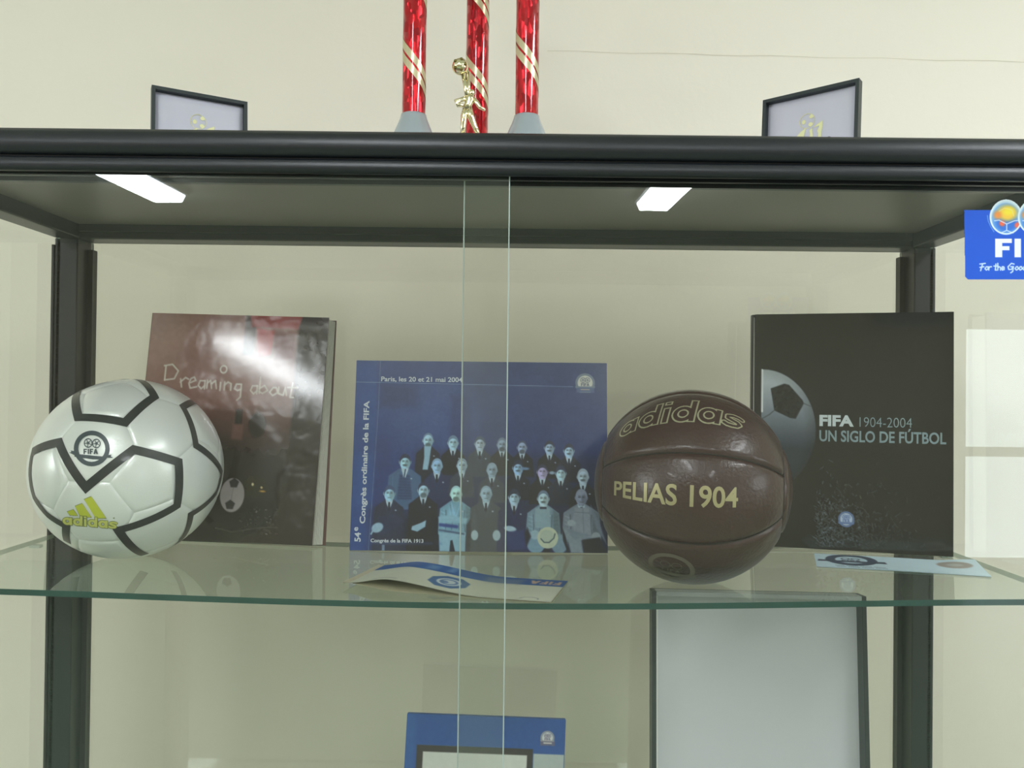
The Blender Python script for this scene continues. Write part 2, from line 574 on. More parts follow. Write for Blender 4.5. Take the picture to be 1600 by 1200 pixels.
# front upper rail: two stepped mouldings with a joint between them
pu = [(YF + .001, zt - .0255), (YF - .003, zt - .022), (YF - .0045, zt - .014), (YF - .003, zt - .005), (YF + .002, zt), (YF + .03, zt), (YF + .03, zt - .0255)]
soften(MB().extrude_x(pu, XL - .004, XR + .004).build('upper_front_moulding', M_black, cab), 60)
MB().extrude_x([(YF + .004, zt - .0275), (YF + .004, zt - .0255), (YF + .03, zt - .0255), (YF + .03, zt - .0275)], XL, XR).build('joint', M_dark, cab)
pl = [(YF + .002, zr), (YF, zr + .003), (YF, zt - .0295), (YF + .002, zt - .0275), (YF + .0085, zt - .0275), (YF + .0085, zr)]
soften(MB().extrude_x(pl, XL, XR).build('lower_front_moulding', M_black, cab), 60)
MB().box(XL + .03, XR - .03, YF + .0160, YF + .0215, zr - .0015, zt - .0275).build('door_track', M_black, cab)
MB().box(XL + .03, XR - .03, YF + .0295, YF + .036, zr - .004, zt - .0275).build('door_track', M_black, cab)
MB().box(XL, XR, YBK - .04, YBK, zr, zt, .002).build('back_rail', M_black, cab)
MB().box(XL + .033, XR - .033, YBK - .046, YBK - .04, zr + .010, zr + .026).build('back_rail_lip', M_black, cab)
for x0, x1 in ((XL, XL + .034), (XR - .031, XR)):
    MB().box(x0, x1, YF + .03, YBK - .04, zr, zt, .002).build('side_rail', M_black, cab)
MB().box(XL + .034, XR - .031, YF + .036, YBK - .04, zr + .020, zt - .004).build('top_panel', M_panel, cab)
for x0, x1 in ((XL, XL + .033), (XR - .0305, XR)):
    MB().box(x0, x1, YF, YF + .04, .05, zr, .0015).build('post', M_black, cab)
    MB().box(x0, x1, YBK - .045, YBK, .05, zr, .0015).build('post', M_black, cab)
# glazing beads on the back posts, cut short below the rail
MB().box(XL + .033, XL + .040, YBK - .017, YBK - .004, .08, zr - .012).build('glazing_bead', M_bead, cab)
MB().box(XR - .0375, XR - .0305, YBK - .017, YBK - .004, .08, zr - .009).build('glazing_bead', M_bead, cab)
MB().box(XL - .003, XL, YBK - .047, YBK - .030, .08, zr - .010).build('glazing_bead', M_bead, cab)
for z in (.05,):
    MB().box(XL, XR, YF, YF + .04, z, z + .07, .002).build('lower_front_rail', M_black, cab)
    MB().box(XL, XR, YBK - .04, YBK, z, z + .07, .002).build('lower_back_rail', M_black, cab)
    MB().box(XL + .034, XR - .031, YF + .04, YBK - .04, z + .02, z + .06).build('bottom_panel', M_panel, cab)
for x0, x1 in ((XL, XL + .034), (XR - .031, XR)):
    MB().box(x0, x1, YF + .04, YBK - .04, .05, .12).build('lower_side_rail', M_black, cab)
    for y in (YF + .02, YBK - .02):
        MB().lathe([(.012, .0), (.016, .004), (.016, .03), (.01, .052)], 12, ((x0 + x1) / 2, y)).build('foot', M_black, cab)


def pane(name, x0, x1, y0, y1, z0, z1, g, edge, lab=None):
    b = MB()
    vs = [(x, y, z) for x in (x0, x1) for y in (y0, y1) for z in (z0, z1)]
    wide = (x1 - x0) > (y1 - y0)
    # one clear skin carries the sheet; the ground rim gives it its thickness
    b.add(vs, [(0, 1, 3, 2), (4, 6, 7, 5)] if wide else [(0, 1, 3, 2)], 1 if wide else 0)
    b.add(vs, [(0, 4, 5, 1)] if wide else [(0, 4, 5, 1), (2, 3, 7, 6)], 0 if wide else 1)
    b.add(vs, [(0, 2, 6, 4), (1, 5, 7, 3)], 1)
    o = b.build(name, [g, edge], cab)
    if lab: o['label'] = lab
    return o


pl_ = pane('sliding_pane', XL + .012, -.0042, YF + .0100, YF + .0150, .115, zr + .004, G_front, M_edge)
pr_ = pane('sliding_pane', -.0506, XR - .012, YF + .0230, YF + .0280, .115, zr + .004, G_front, M_edge)
for pn, xx in ((pl_, -.0042), (pr_, -.0506)):
    yy = YF + (.0098 if pn is pl_ else .0228)
    x0, x1 = (xx - .0010, xx + .0001) if pn is pl_ else (xx - .0001, xx + .0010)
    MB().box(x0, x1, yy, yy + .0054, .115, zr + .003).build('ground_edge', M_edge, pn)
pane('back_pane', XL + .035, XR - .033, YBK - .012, YBK - .008, .11, zr + .004, G_back, M_edge)
pane('side_pane', XL + .004, XL + .008, YF + .04, YBK - .045, .11, zr + .004, G_side, M_edge)
pane('side_pane', XR - .008, XR - .004, YF + .04, YBK - .045, .11, zr + .004, G_side, M_edge)

# sticker on the right-hand pane: a blue plate, two footballs rising above its edge, white words
yS = YF + .0226
st = Canvas(1498, 1718, 306, 444, 331, 208)
st.poly([(1506, 328), (1712, 328), (1712, 433), (1708, 437), (1512, 437), (1508, 433)], (18, 88, 214), .5)
for cx in (1572, 1616):
    st.ell(cx, 339, 25.5, 27.5, (214, 236, 246), .6)
    st.ell(cx, 341, 22.5, 24, (120, 175, 232), 2)
    st.ell(cx + 1, 349, 18, 14, (52, 118, 222), 5)
    st.ell(cx + 2, 333, 15, 12, (246, 204, 70), 5)
    st.ell(cx - 13, 336, 6, 6, (240, 150, 70), 4)
    st.ell(cx + 4, 330, 8, 6, (250, 230, 60), 4)
    st.ell(cx - 6, 349, 4.5, 4.5, (240, 110, 80), 2)
    st.ell(cx + 18, 352, 4.5, 4.5, (240, 110, 90), 2)
    pent = [(cx - 18, 345), (cx - 11, 344), (cx + 1, 350), (cx + 13, 345), (cx + 22, 344)]
    st.line(pent, 1.5, (214, 232, 246), .5, .9)
    st.line([(cx + 1, 350), (cx + 1, 360), (cx - 8, 364), (cx + 1, 360), (cx + 11, 364)], 1.5, (214, 232, 246), .5, .9)
    st.line([(cx - 11, 330), (cx - 2, 325), (cx + 9, 328), (cx + 12, 337)], 1.1, (236, 232, 180), .5, .7)
    st.ell(cx, 339, 24.5, 26.5, (226, 242, 250), .4, ring=2.2)
st.line([(1543, 337), (1544, 345), (1548, 354), (1553, 362)], 1.6, (150, 190, 245), .6, .6)
st.fifa(1555, 373, 106, 29, (244, 248, 252), .4)
WH = (205, 228, 252)
def hand(c, strokes, ox, oy, k, wd, col, a=1.0):
    for s_ in strokes:
        c.line([(ox + x * k, oy + y * k) for x, y in s_], wd, col, .4, a)
HW = {'F': ([[(2, 1), (10, 0)], [(6, 1), (3, 11)], [(2, 6), (8, 5)]], 9), 'o': ([[(3, 5), (1, 8), (3, 10), (6, 8), (5, 5), (3, 5)]], 6), 'r': ([[(1, 5), (1, 10)], [(1, 7), (3, 5), (5, 5)]], 5),
      't': ([[(3, 1), (2, 10), (4, 10)], [(0, 4), (6, 4)]], 5), 'h': ([[(1, 0), (1, 10)], [(1, 7), (3, 5), (5, 6), (5, 10)]], 6), 'e': ([[(1, 8), (5, 7), (4, 5), (2, 5), (1, 8), (2, 10), (5, 9)]], 6),
      'G': ([[(10, 1), (6, 0), (1, 5), (2, 9), (6, 9), (9, 5), (5, 5)], [(9, 5), (8, 12), (5, 14)]], 11), 'd': ([[(5, 6), (3, 5), (1, 8), (3, 10), (5, 8)], [(6, 0), (5, 10)]], 7), 'f': ([[(5, 1), (3, 1), (2, 12)], [(0, 5), (5, 5)]], 5),
      'a': ([[(5, 5), (2, 5), (1, 8), (3, 10), (5, 8)], [(5, 5), (5, 10)]], 6), 'm': ([[(1, 5), (1, 10)], [(1, 7), (3, 5), (4, 10)], [(4, 7), (6, 5), (7, 10)]], 8), ' ': ([], 4)}
ox = 1529.0
for ch in 'For the Good of the Game':
    s_, wd_ = HW[ch]
    hand(st, s_, ox, 411.5, 1.05, 1.9, WH)
    ox += wd_ * 1.0
mS = print_mat('sticker_vinyl', .35)
def fS(X, Y):
    d = ray(X, Y)
    t = yS / d[:, 1]
    P = d * t[:, None]; P[:, 2] += EYE
    P[:, 0] = np.minimum(P[:, 0], XR - .032)
    return P
so = st.build('sticker', fS, mS, pr_)
so['label'] = 'blue rectangular sticker with two footballs and white lettering on the glass'

# ------------------------------------------------------------------ glass shelves
SX0, SX1, SY0, SY1, ST = -.644, .592, .826, 1.132, .0062


def sag(x):
    u = np.clip((np.asarray(x, float) + .026) / .618, -1, 1)
    return -(.2075 + .0105 * (1 - u * u) ** 2)


def sh(x):
    return EYE + float(sag(x))


def glass_shelf(label, fz):
    n = 40
    xs = np.linspace(SX0, SX1, n + 1)
    b = MB()
    for i in range(n):
        a, c = xs[i], xs[i + 1]
        za, zc = fz(a), fz(c)
        vs = [(a, SY0, za), (c, SY0, zc), (c, SY1, zc), (a, SY1, za), (a, SY0, za - ST), (c, SY0, zc - ST), (c, SY1, zc - ST), (a, SY1, za - ST)]
        b.add(vs, [(0, 1, 2, 3)], 0)
        b.add(vs, [(0, 4, 5, 1), (2, 6, 7, 3)], 1)
        b.add(vs, ([(0, 3, 7, 4)] if i == 0 else []) + ([(1, 5, 6, 2)] if i == n - 1 else []), 2)
    o = b.build('glass_shelf', [G_shelf, M_shelfedge, mat('pale_green_glass_edge', (160, 178, 158), .3)])
    return tag(o, label, 'shelf', 'glass shelves of the cabinet')


glass_shelf('green-edged glass shelf carrying both balls and the upright books', sh)
LOW = -.70
glass_shelf('glass shelf below, under the blue folder and the open grey case', lambda x: EYE + LOW)
for z_ in (sh(SX0) - ST, EYE + LOW - ST):
    for xx, s_ in ((XL + .008, 1), (XR - .008, -1)):
        for yy in (SY0 + .05, SY1 - .05):
            x0, x1 = sorted((xx, xx + s_ * .014))
            MB().box(x0, x1, yy - .004, yy + .004, z_ - .004, z_).build('shelf_pin', M_edge, cab)

# ------------------------------------------------------------------ silver football
BR = .11


def sphere_hit(px, py, c, r):
    d = ray(px, py); d = d / np.linalg.norm(d, axis=-1, keepdims=True)
    c = np.array(c) - np.array([0, 0, EYE])
    b = d @ c; q = b * b - (c @ c - r * r)
    t = b - np.sqrt(np.maximum(q, 0))
    p = d * t[..., None] - c
    return p / np.linalg.norm(p, axis=-1, keepdims=True)


sx_, sy_ = -.472, .991
sc_ = (sx_, sy_, sh(sx_) + BR)
silver = thing('silver_football', 'pearly silver-white football with black zigzag bands beside the red-brown book', 'football', (sx_, sy_, sh(sx_)))
M_pearl = mat('pearl_white_ball_skin', (236, 240, 236), 0.30, metal=0.15, coat=0.35, var=0.02, vscale=20, bump=0.04, bscale=500)
M_band = mat('black_ball_print', (38, 44, 48), 0.35, coat=0.2)
c5 = lambda pts: (np.array([p[0] for p in pts]) / 3.53, 560 + np.array([p[1] for p in pts]) / 3.53)
mean_dir = lambda pts: (lambda d: d / np.linalg.norm(d))(sphere_hit(*c5(pts), sc_, BR).mean(0))
tT = mean_dir([(415, 345), (690, 372), (865, 220), (740, 115), (430, 180)])
tP = mean_dir([(735, 490), (1005, 560), (980, 820), (725, 880), (595, 710)])
hex0 = sphere_hit(*c5([(415, 345), (690, 372), (725, 490), (595, 710), (370, 690), (335, 455)]), sc_, BR)
g = (1 + 5 ** .5) / 2
ico = np.array([(s1 * a, s2 * b_, 0) for a, b_ in ((1, g),) for s1 in (1, -1) for s2 in (1, -1)])
ico = np.concatenate([ico, ico[:, [2, 0, 1]], ico[:, [1, 2, 0]]]); ico /= np.linalg.norm(ico[0])
dots = ico @ ico.T
adj = dots > .4
tri = [(i, j, k) for i in range(12) for j in range(12) for k in range(12) if len({i, j, k}) == 3 and adj[i, j] and adj[j, k] and adj[i, k]]
h0 = hex0.mean(0); h0 /= np.linalg.norm(h0)
best = None
for (i, j, k) in tri:
    if np.dot(np.cross(ico[i], ico[j]), ico[k]) * np.dot(np.cross(tT, tP), h0) <= 0:
        continue
    A = np.stack([ico[i], ico[j], (ico[i] + ico[j] + ico[k]) / np.linalg.norm(ico[i] + ico[j] + ico[k])]); B = np.stack([tT, tP, h0])
    U, _, Vt = np.linalg.svd(A.T @ B)
    D = np.diag([1, 1, np.sign(np.linalg.det(U @ Vt))])
    Q = U @ D @ Vt
    e = ((A @ Q - B) ** 2).sum()
    if best is None or e < best[0]:
        best = (e, Q)
ico = ico @ best[1]
# truncated icosahedron faces
panels = []
tv = {}
for i in range(12):
    for j in range(12):
        if adj[i, j] and i != j:
            v = ico[i] * 2 / 3 + ico[j] / 3
            tv[(i, j)] = v / np.linalg.norm(v)


def ordered(pts):
    pts = np.array(pts); c = pts.mean(0); c /= np.linalg.norm(c)
    a = pts[0] - c * (pts[0] @ c); a /= np.linalg.norm(a); b = np.cross(c, a)
    return pts[np.argsort(np.arctan2(pts @ b, pts @ a))], c


for i in range(12):
    panels.append(ordered([tv[(i, j)] for j in range(12) if adj[i, j] and i != j]))
done = set()
for (i, j, k) in tri:
    if tuple(sorted((i, j, k))) in done: continue
    done.add(tuple(sorted((i, j, k))))
    panels.append(ordered([tv[(i, j)], tv[(j, i)], tv[(j, k)], tv[(k, j)], tv[(k, i)], tv[(i, k)]]))


def ball_panel(poly, c, depth=.0013, width=.022, n=8):
    m = len(poly)
    V = []; Fc = []
    def rad(p):
        d = 9
        for q in range(m):
            nn = np.cross(poly[q], poly[(q + 1) % m]); nn /= np.linalg.norm(nn)
            d = min(d, abs(math.asin(np.clip(p @ nn, -1, 1))))
        return BR - depth * math.exp(-(d / width) ** 2 * 2.2)
    for q in range(m):
        a, b = poly[q], poly[(q + 1) % m]
        idx = {}
        for r_ in range(n + 1):
            for s_ in range(r_ + 1):
                f1 = r_ / n
                f1 = 1 - (1 - f1) ** 1.6
                e = (a + (b - a) * (s_ / r_ if r_ else 0))
                p = c * (1 - f1) + e * f1
                p = p / np.linalg.norm(p)
                idx[(r_, s_)] = len(V); V.append(p * rad(p) + np.array([0, 0, BR]))
        for r_ in range(n):
            for s_ in range(r_ + 1):
                Fc.append((idx[(r_, s_)], idx[(r_ + 1, s_)], idx[(r_ + 1, s_ + 1)]))
                if s_ < r_:
                    Fc.append((idx[(r_, s_)], idx[(r_ + 1, s_ + 1)], idx[(r_, s_ + 1)]))
    b_ = MB().add(V, Fc)
    return b_


for poly, c in panels:
    ball_panel(poly, c).build('panel', M_pearl, silver, True)


def arc_band(dirs, hw, mirror=False, r=BR + .0004):
    """flat band on the sphere along a chain of great arcs"""
    D = [d for d in dirs]
    pts = []
    for i in range(len(D) - 1):
        a, b = D[i], D[i + 1]
        om = math.acos(np.clip(a @ b, -1, 1)); k = max(2, int(om / .05))
        for t in range(k):
            f = t / k
            pts.append((math.sin((1 - f) * om) * a + math.sin(f * om) * b) / math.sin(om))
    pts.append(D[-1])
    pts = np.array(pts)
    V = []; Fc = []
    for i, p in enumerate(pts):
        t0 = p - pts[i - 1] if i else pts[1] - p
        t1 = pts[i + 1] - p if i < len(pts) - 1 else p - pts[i - 1]
        n0 = np.cross(p, t0 / np.linalg.norm(t0)); n1 = np.cross(p, t1 / np.linalg.norm(t1))
        nn = n0 + n1; nn /= np.linalg.norm(nn)
        k = min(2.4, 1 / max(.3, nn @ n0))
        for s_ in (-1, 0, 1):
            q = p + nn * (s_ * hw * k / BR); q /= np.linalg.norm(q)
            q = q * r
            if mirror:
                q = np.array([-q[0], -q[1], q[2]])
            V.append(q + np.array([0, 0, BR]))
    for i in range(len(pts) - 1):
        for s_ in range(2):
            Fc.append((i * 3 + s_, i * 3 + s_ + 1, (i + 1) * 3 + s_ + 1, (i + 1) * 3 + s_))
    return MB().add(V, Fc)


bands = [([(437, 178), (433, 326), (690, 354), (852, 212), (750, 116)], .0050),
         ([(372, 1014), (366, 925), (262, 862), (188, 765), (166, 640), (182, 512), (326, 462), (474, 712), (737, 503), (985, 572), (976, 812), (652, 946), (800, 1082)], .0049),
         ([(1075, 240), (1008, 268), (1080, 480), (1222, 630), (1192, 742), (1052, 860), (965, 1034)], .0044)]
for pts, hw in bands:
    d = sphere_hit(*c5(pts), sc_, BR)
    arc_band(d, hw).build('band', M_band, silver, True)
    arc_band(d, hw, True).build('band', M_band, silver, True)


def on_ball(c, off, k, x0, y0, r=BR):
    def fn(X, Y):
        return sphere_hit(x0 + X / k, y0 + Y / k, c, r) * (r + off) + np.array([0, 0, r])
    return fn


em = Canvas(330, 1340, 150, 930, 270, 210)
DK = (56, 72, 80)
em.ell(850, 545, 325, 322, DK, 6, ring=96)
for cx, cy in ((775, 432), (945, 442)):
    em.ell(cx, cy, 80, 88, DK, 6, ring=22)
    em.ell(cx, cy, 30, 32, DK, 6)
    for k in range(5):
        t = k * 1.2566 + .5
        em.line([(cx + 28 * math.cos(t), cy + 28 * math.sin(t)), (cx + 80 * math.cos(t), cy + 88 * math.sin(t))], 18, DK, 5)
em.fifa(676, 552, 304, 112, DK, 7)
em.poly([(490, 655), (660, 668), (860, 690), (1130, 715), (1140, 778), (860, 770), (660, 742), (490, 718)], DK, 5)
em.poly([(372, 628), (425, 622), (408, 585), (520, 604), (560, 650), (500, 690)], DK, 5)
em.poly([(1080, 690), (1270, 672), (1240, 705), (1300, 740), (1150, 742), (1100, 770)], DK, 5)
em.build('printed_emblem', on_ball(sc_, .0006, 13.333, 80, 660), print_mat('ball_ink', .4), silver)
lg = Canvas(220, 1420, 170, 900, 330, 200)
YL, YO = (196, 205, 62), (112, 128, 62)
bars = [[(690, 270), (845, 207), (1150, 655), (925, 655)], [(505, 410), (655, 350), (850, 640), (615, 622)], [(338, 525), (460, 478), (560, 605), (400, 592)]]
for b_ in bars:
    P = np.array(b_, float); c_ = P.mean(0)
    lg.poly([tuple(c_ + (p - c_) * 1.0 + np.sign(p - c_) * 10) for p in P], YO, 5)
    lg.poly(b_, YL, 5)


def wordmark(c, x0, x1, yb, xh, asc, put):
    """lower-case geometric wordmark built from rings and stems; put(kind, data)"""
    ws = [1.15, 1.15, .42, 1.15, 1.15, 1.05]
    gap = .13
    tot = sum(ws) + gap * 5
    k = (x1 - x0) / tot
    x = x0
    for ch, w_ in zip('adidas', ws):
        W = w_ * k
        st_ = .30 * k
        if ch in 'ad':
            put('ring', (x + W * .47, yb - xh * .5, W * .47 - st_ * .5, xh * .5 - st_ * .42, st_ * .9))
            put('box', (x + W - st_, x + W, yb - (xh if ch == 'a' else asc), yb))
        elif ch == 'i':
            put('box', (x + W * .5 - st_ * .5, x + W * .5 + st_ * .5, yb - xh * 1.0, yb))
            put('box', (x + W * .5 - st_ * .5, x + W * .5 + st_ * .5, yb - asc, yb - asc + st_ * .75))
        else:
            q = [(.92, .24), (.75, .17), (.45, .15), (.20, .24), (.20, .40), (.45, .49), (.70, .55), (.84, .68), (.72, .82), (.45, .86), (.22, .84), (.06, .76)]
            put('line', ([(x + a * W, yb - xh + b * xh) for a, b in q], st_ * .78))
        x += W + gap * k


def mark_sdf(c, x0, x1, yb, xh, asc, bend):
    """signed distance of the wordmark on canvas c; bend(X, Y) straightens the run of the word"""
    X, Y = bend(c.X, c.Y)
    D = [np.full(X.shape, 1e9)]
    def put(kind, q):
        if kind == 'ring':
            cx, cy, rx, ry, t = q
            rr = np.sqrt(((X - cx) / rx) ** 2 + ((Y - cy) / ry) ** 2) + 1e-9
            d = np.abs((rr - 1) * min(rx, ry)) - t / 2
        elif kind == 'box':
            a, b, e, f = q
            d = np.maximum(np.maximum(a - X, X - b), np.maximum(e - Y, Y - f))
        else:
            pts, t = q
            d = np.full(X.shape, 1e18)
            for (ax, ay), (bx, by) in zip(pts[:-1], pts[1:]):
                ex, ey = bx - ax, by - ay
                tt = np.clip(((X - ax) * ex + (Y - ay) * ey) / (ex * ex + ey * ey), 0, 1)
                d = np.minimum(d, (X - ax - ex * tt) ** 2 + (Y - ay - ey * tt) ** 2)
            d = np.sqrt(d) - t / 2
        D[0] = np.minimum(D[0], d)
    wordmark(c, x0, x1, yb, xh, asc, put)
    return D[0]


d = mark_sdf(lg, 250, 1375, 785, 150, 205, lambda X, Y: (X, Y - (X - 250) * .085))
full = (slice(None), slice(None))
lg.put(full, d - 12, YO, 5, 1); lg.put(full, d - 0, (206, 208, 110), 5, 1)
lg.rect(1290, 1325, 640, 668, YO, 4)
lg.build('printed_logo', on_ball(sc_, .0006, 13.333, 80, 760), print_mat('ball_ink', .4), silver)

# ------------------------------------------------------------------ brown leather ball
bx_, by_ = .2059, .9158
bc_ = np.array((bx_, by_, sh(bx_) + BR))
brown = thing('leather_football', 'dark brown leather football with long stitched panels and gold lettering', 'football', (bx_, by_, sh(bx_)))
M_leather = mat('dark_brown_leather', (56, 33, 31), 0.34, coat=0.15, var=0.10, vscale=9, bump=0.10, bscale=260, spec=0.5)
M_stitch = mat('seam_thread', (22, 15, 14), 0.7)
vd = np.array([0, 0, EYE]) - bc_; vd = vd / np.linalg.norm(vd)
right = CM[:, 0] - vd * (CM[:, 0] @ vd); right /= np.linalg.norm(right)
upv = np.cross(vd, right) * -1
upv = upv if upv[2] > 0 else -upv
tilt = R(-3.2)
ax = right * math.cos(tilt) + upv * math.sin(tilt)
up2 = upv * math.cos(tilt) - right * math.sin(tilt)


def bpt(phi, th, r):
    """phi along the ball's axis, theta around it (0 = towards the viewer, + up)"""
    phi = np.asarray(phi, float); th = np.asarray(th, float)
    d = np.sin(phi)[..., None] * ax + (np.cos(phi) * np.cos(th))[..., None] * vd + (np.cos(phi) * np.sin(th))[..., None] * up2
    return d * np.asarray(r)[..., None] + np.array([0, 0, BR])


CAP = R(63)
STEP = 2 * math.pi / 7
T0 = R(18)
gd, gw = .0030, .035
for k in range(7):
    a0, a1 = T0 - STEP * (k + 1), T0 - STEP * k
    nu, nv = 34, 22
    sp = lambda n: 0.5 - 0.5 * np.cos(np.linspace(0, math.pi, n))
    ph = -CAP + 2 * CAP * sp(nu); th = a0 + (a1 - a0) * sp(nv)
    PH, TH = np.meshgrid(ph, th)
    dd = np.minimum(np.minimum(TH - a0, a1 - TH) * np.cos(PH), CAP - np.abs(PH))
    rr = BR - gd * np.exp(-(dd / gw) ** 2 * 1.8)
    P = bpt(PH, TH, rr).reshape(-1, 3)
    fs = [(j * nu + i, j * nu + i + 1, (j + 1) * nu + i + 1, (j + 1) * nu + i) for j in range(nv - 1) for i in range(nu - 1)]
    MB().add(P, fs).build('panel', M_leather, brown, True)
for sgn in (1, -1):
    V = []; fs = []
    nr, na = 10, 42
    for i in range(nr + 1):
        al = (math.pi / 2 - CAP) * (1 - (1 - i / nr) ** 1.5)
        dist = (math.pi / 2 - CAP) - al
        r_ = BR - gd * math.exp(-(dist / gw) ** 2 * 1.8)
        for k in range(na):
            t = 2 * math.pi * k / na
            dv = ax * sgn * math.cos(al) + (vd * math.cos(t) + up2 * math.sin(t)) * math.sin(al)
            V.append(dv * r_ + np.array([0, 0, BR]))
    for i in range(nr):
        for k in range(na):
            fs.append((i * na + k, i * na + (k + 1) % na, (i + 1) * na + (k + 1) % na, (i + 1) * na + k))
    MB().add(V, fs).build('end_cap', M_leather, brown, True)
# seam cords lying in the grooves
for k in range(7):
    ph = np.linspace(-CAP, CAP, 40)
    P = bpt(ph, np.full(40, T0 - STEP * k), np.full(40, BR - gd + .0006))
    MB().tube(P, .0009, 5).build('seam', M_stitch, brown)
for sgn in (1, -1):
    t = np.linspace(0, 2 * math.pi, 60)
    P = bpt(np.full(60, CAP * sgn), t, np.full(60, BR - gd + .0006))
    MB().tube(P, .0009, 5).build('seam', M_stitch, brown)
M_gold = mat('pale_gold_foil', (172, 164, 124), 0.4, metal=0.3)
lettering('PELIAS 1904', lambda x, y: bpt(x / BR, y / BR, np.full(len(x), BR + .0005)), -.0895, .0480, -.0205, .0220, M_gold, brown, bold=.020, fine=.006)
ad = Canvas(-.100, .070, -.035, .030, 440, 180)
wd = mark_sdf(ad, -.0860, .0535, .012, .0235, .0355, lambda X, Y: (X - .0 * Y + .14 * Y, Y))
m = np.clip(.5 - (np.abs(wd - .0002) - .00105) / .0006, 0, 1)
ad.A = m; ad.C[:] = (196, 194, 160)
ad.build('gold_wordmark', lambda X, Y: bpt(X / BR, R(43.5) - Y / BR, np.full(len(X), BR + .0005)), print_mat('gold_foil_print', .30, metal=.5), brown)
be = Canvas(-.05, .05, -.04, .04, 170, 140)
be.ell(0, 0, .0225, .0225, (100, 92, 82), .0005, ring=.006)
for cx in (-.006, .006):
    be.ell(cx, -.006, .0052, .0055, (100, 92, 82), .0005, ring=.0016)
be.fifa(-.010, .001, .020, .0065, (100, 92, 82), .0004)
be.poly([(-.031, .008), (-.026, .012), (-.031, .016), (.031, .016), (.026, .012), (.031, .008)], (92, 85, 75), .0005)
be.build('stamped_emblem', lambda X, Y: bpt(X / BR + R(-9.5), R(-54) - Y / BR, np.full(len(X), BR + .0004)), print_mat('stamped_ink', .55), brown)

# ------------------------------------------------------------------ red-brown book with handwriting on its cover
bw, bh, bt = .257, .3150, .020
lean = R(7.3)
book = thing('picture_book', 'red-brown glossy picture book with handwritten title leaning behind the silver ball', 'book', (-.396, 1.093, sh(-.39) + bt * math.sin(lean) + .0010), (-lean, R(1.3), R(-4.4)))
M_paper = mat('white_page_edges', (206, 205, 196), 0.8, var=.05, vscale=60)
M_cov = mat('red_brown_cover_board', (92, 58, 54), 0.3)
cv = Canvas(0, 840, 0, 1060, 240, 300, (146, 104, 94))
Yn = cv.Y / 1060; Xn = cv.X / 840
top = np.array((150, 108, 98.)); mid = np.array((112, 70, 64.)); bot = np.array((44, 36, 35.))
f1 = np.clip((Yn - .15) / .35, 0, 1)[..., None]; f2 = np.clip((Yn - .40) / .25, 0, 1)[..., None]
cv.C = (top * (1 - f1) + mid * f1) * (1 - f2) + bot * f2
cv.rect(700, 850, -20, 1080, (38, 28, 32), 14, .85)
cv.rect(448, 500, -20, 190, (62, 44, 46), 8, .8)
cv.poly([(470, -10), (720, -10), (700, 60), (480, 55)], (158, 52, 50), 8)
cv.poly([(505, 60), (590, 70), (580, 190), (520, 200)], (176, 44, 46), 8)
cv.poly([(590, 70), (690, 80), (690, 200), (600, 210)], (110, 48, 52), 12, .8)
cv.ell(545, 520, 40, 60, (40, 30, 32), 8, .85); cv.rect(440, 472, 450, 520, (38, 30, 30), 5, .9)
cv.rect(430, 480, 520, 590, (138, 92, 84), 8, .6)
cv.line([(420, 640), (560, 720)], 6, (30, 26, 26), 4, .7)
cv.ell(588, 930, 95, 60, (26, 22, 24), 18, .8)
for k in range(60):
    cv.ell(500 + rng.rand() * 180, 900 + rng.rand() * 120, 3 + 5 * rng.rand(), 3, (96, 92, 94), 3, .45)
cv.ell(560, 800, 60, 50, (60, 52, 30), 14, .6)  # gold reflection and its glints painted into the cover colour
cv.ell(548, 795, 5, 7, (236, 226, 180), 2); cv.ell(590, 808, 5, 5, (220, 200, 150), 2); cv.ell(596, 825, 14, 4, (196, 150, 70), 2)
cv.ell(458, 848, 56, 78, (196, 184, 190), 3)
for cx, cy in ((462, 793), (452, 893)):
    cv.poly([(cx + 24 * math.cos(t), cy + 24 * math.sin(t)) for t in np.linspace(-math.pi / 2, 1.5 * math.pi, 6)[:-1]], (62, 58, 62), 3)
cv.line([(460, 815), (455, 872)], 2.5, (150, 140, 146), 1.5)
cv.line([(395, 1000), (470, 1015), (600, 990), (680, 985)], 4, (120, 120, 110), 3, .5)
cv.noise(5, 4).noise(6, 30)
hw = 'Dreaming about'
HW2 = dict(HW)
HW2['D'] = ([[(1, 1), (1, 10)], [(0, 1), (5, 0), (9, 4), (7, 9), (1, 10)]], 11)
HW2['i'] = ([[(2, 5), (2, 10)]], 4); HW2['n'] = ([[(1, 5), (1, 10)], [(1, 7), (3, 5), (5, 6), (5, 10)]], 7)
HW2['g'] = ([[(5, 5), (2, 5), (1, 8), (3, 9), (5, 8)], [(5, 5), (5, 13), (3, 15)]], 7)
HW2['b'] = ([[(1, 0), (1, 10)], [(1, 7), (4, 5), (6, 8), (3, 10), (1, 9)]], 7); HW2['u'] = ([[(1, 5), (1, 9), (4, 10), (5, 5), (6, 10)]], 7)
HW2['r'] = ([[(1, 5), (2, 10)], [(1, 7), (4, 4), (6, 5)]], 6)
HW2['e'] = ([[(1, 8), (5, 6), (4, 4), (2, 5), (1, 8), (2, 11), (6, 10)]], 6.5)
ox = 82
for i, ch in enumerate(hw):
    s_, wd_ = HW2[ch]
    hand(cv, s_, ox, 272 + i * 2.6 + (3 if i % 2 else -3) + (22 if i < 1 else 0) * -1, 7.6, 7.5, (206, 198, 186), .95)
    if ch == 'i':
        cv.ell(ox + 24, 272 + i * 2.6 - 22, 15, 17, (214, 206, 196), 2, ring=7)
    ox += wd_ * 6.9
mB = print_mat('glossy_picture_cover', .20, coat=1.0, bump=.40, bscale=15.0)
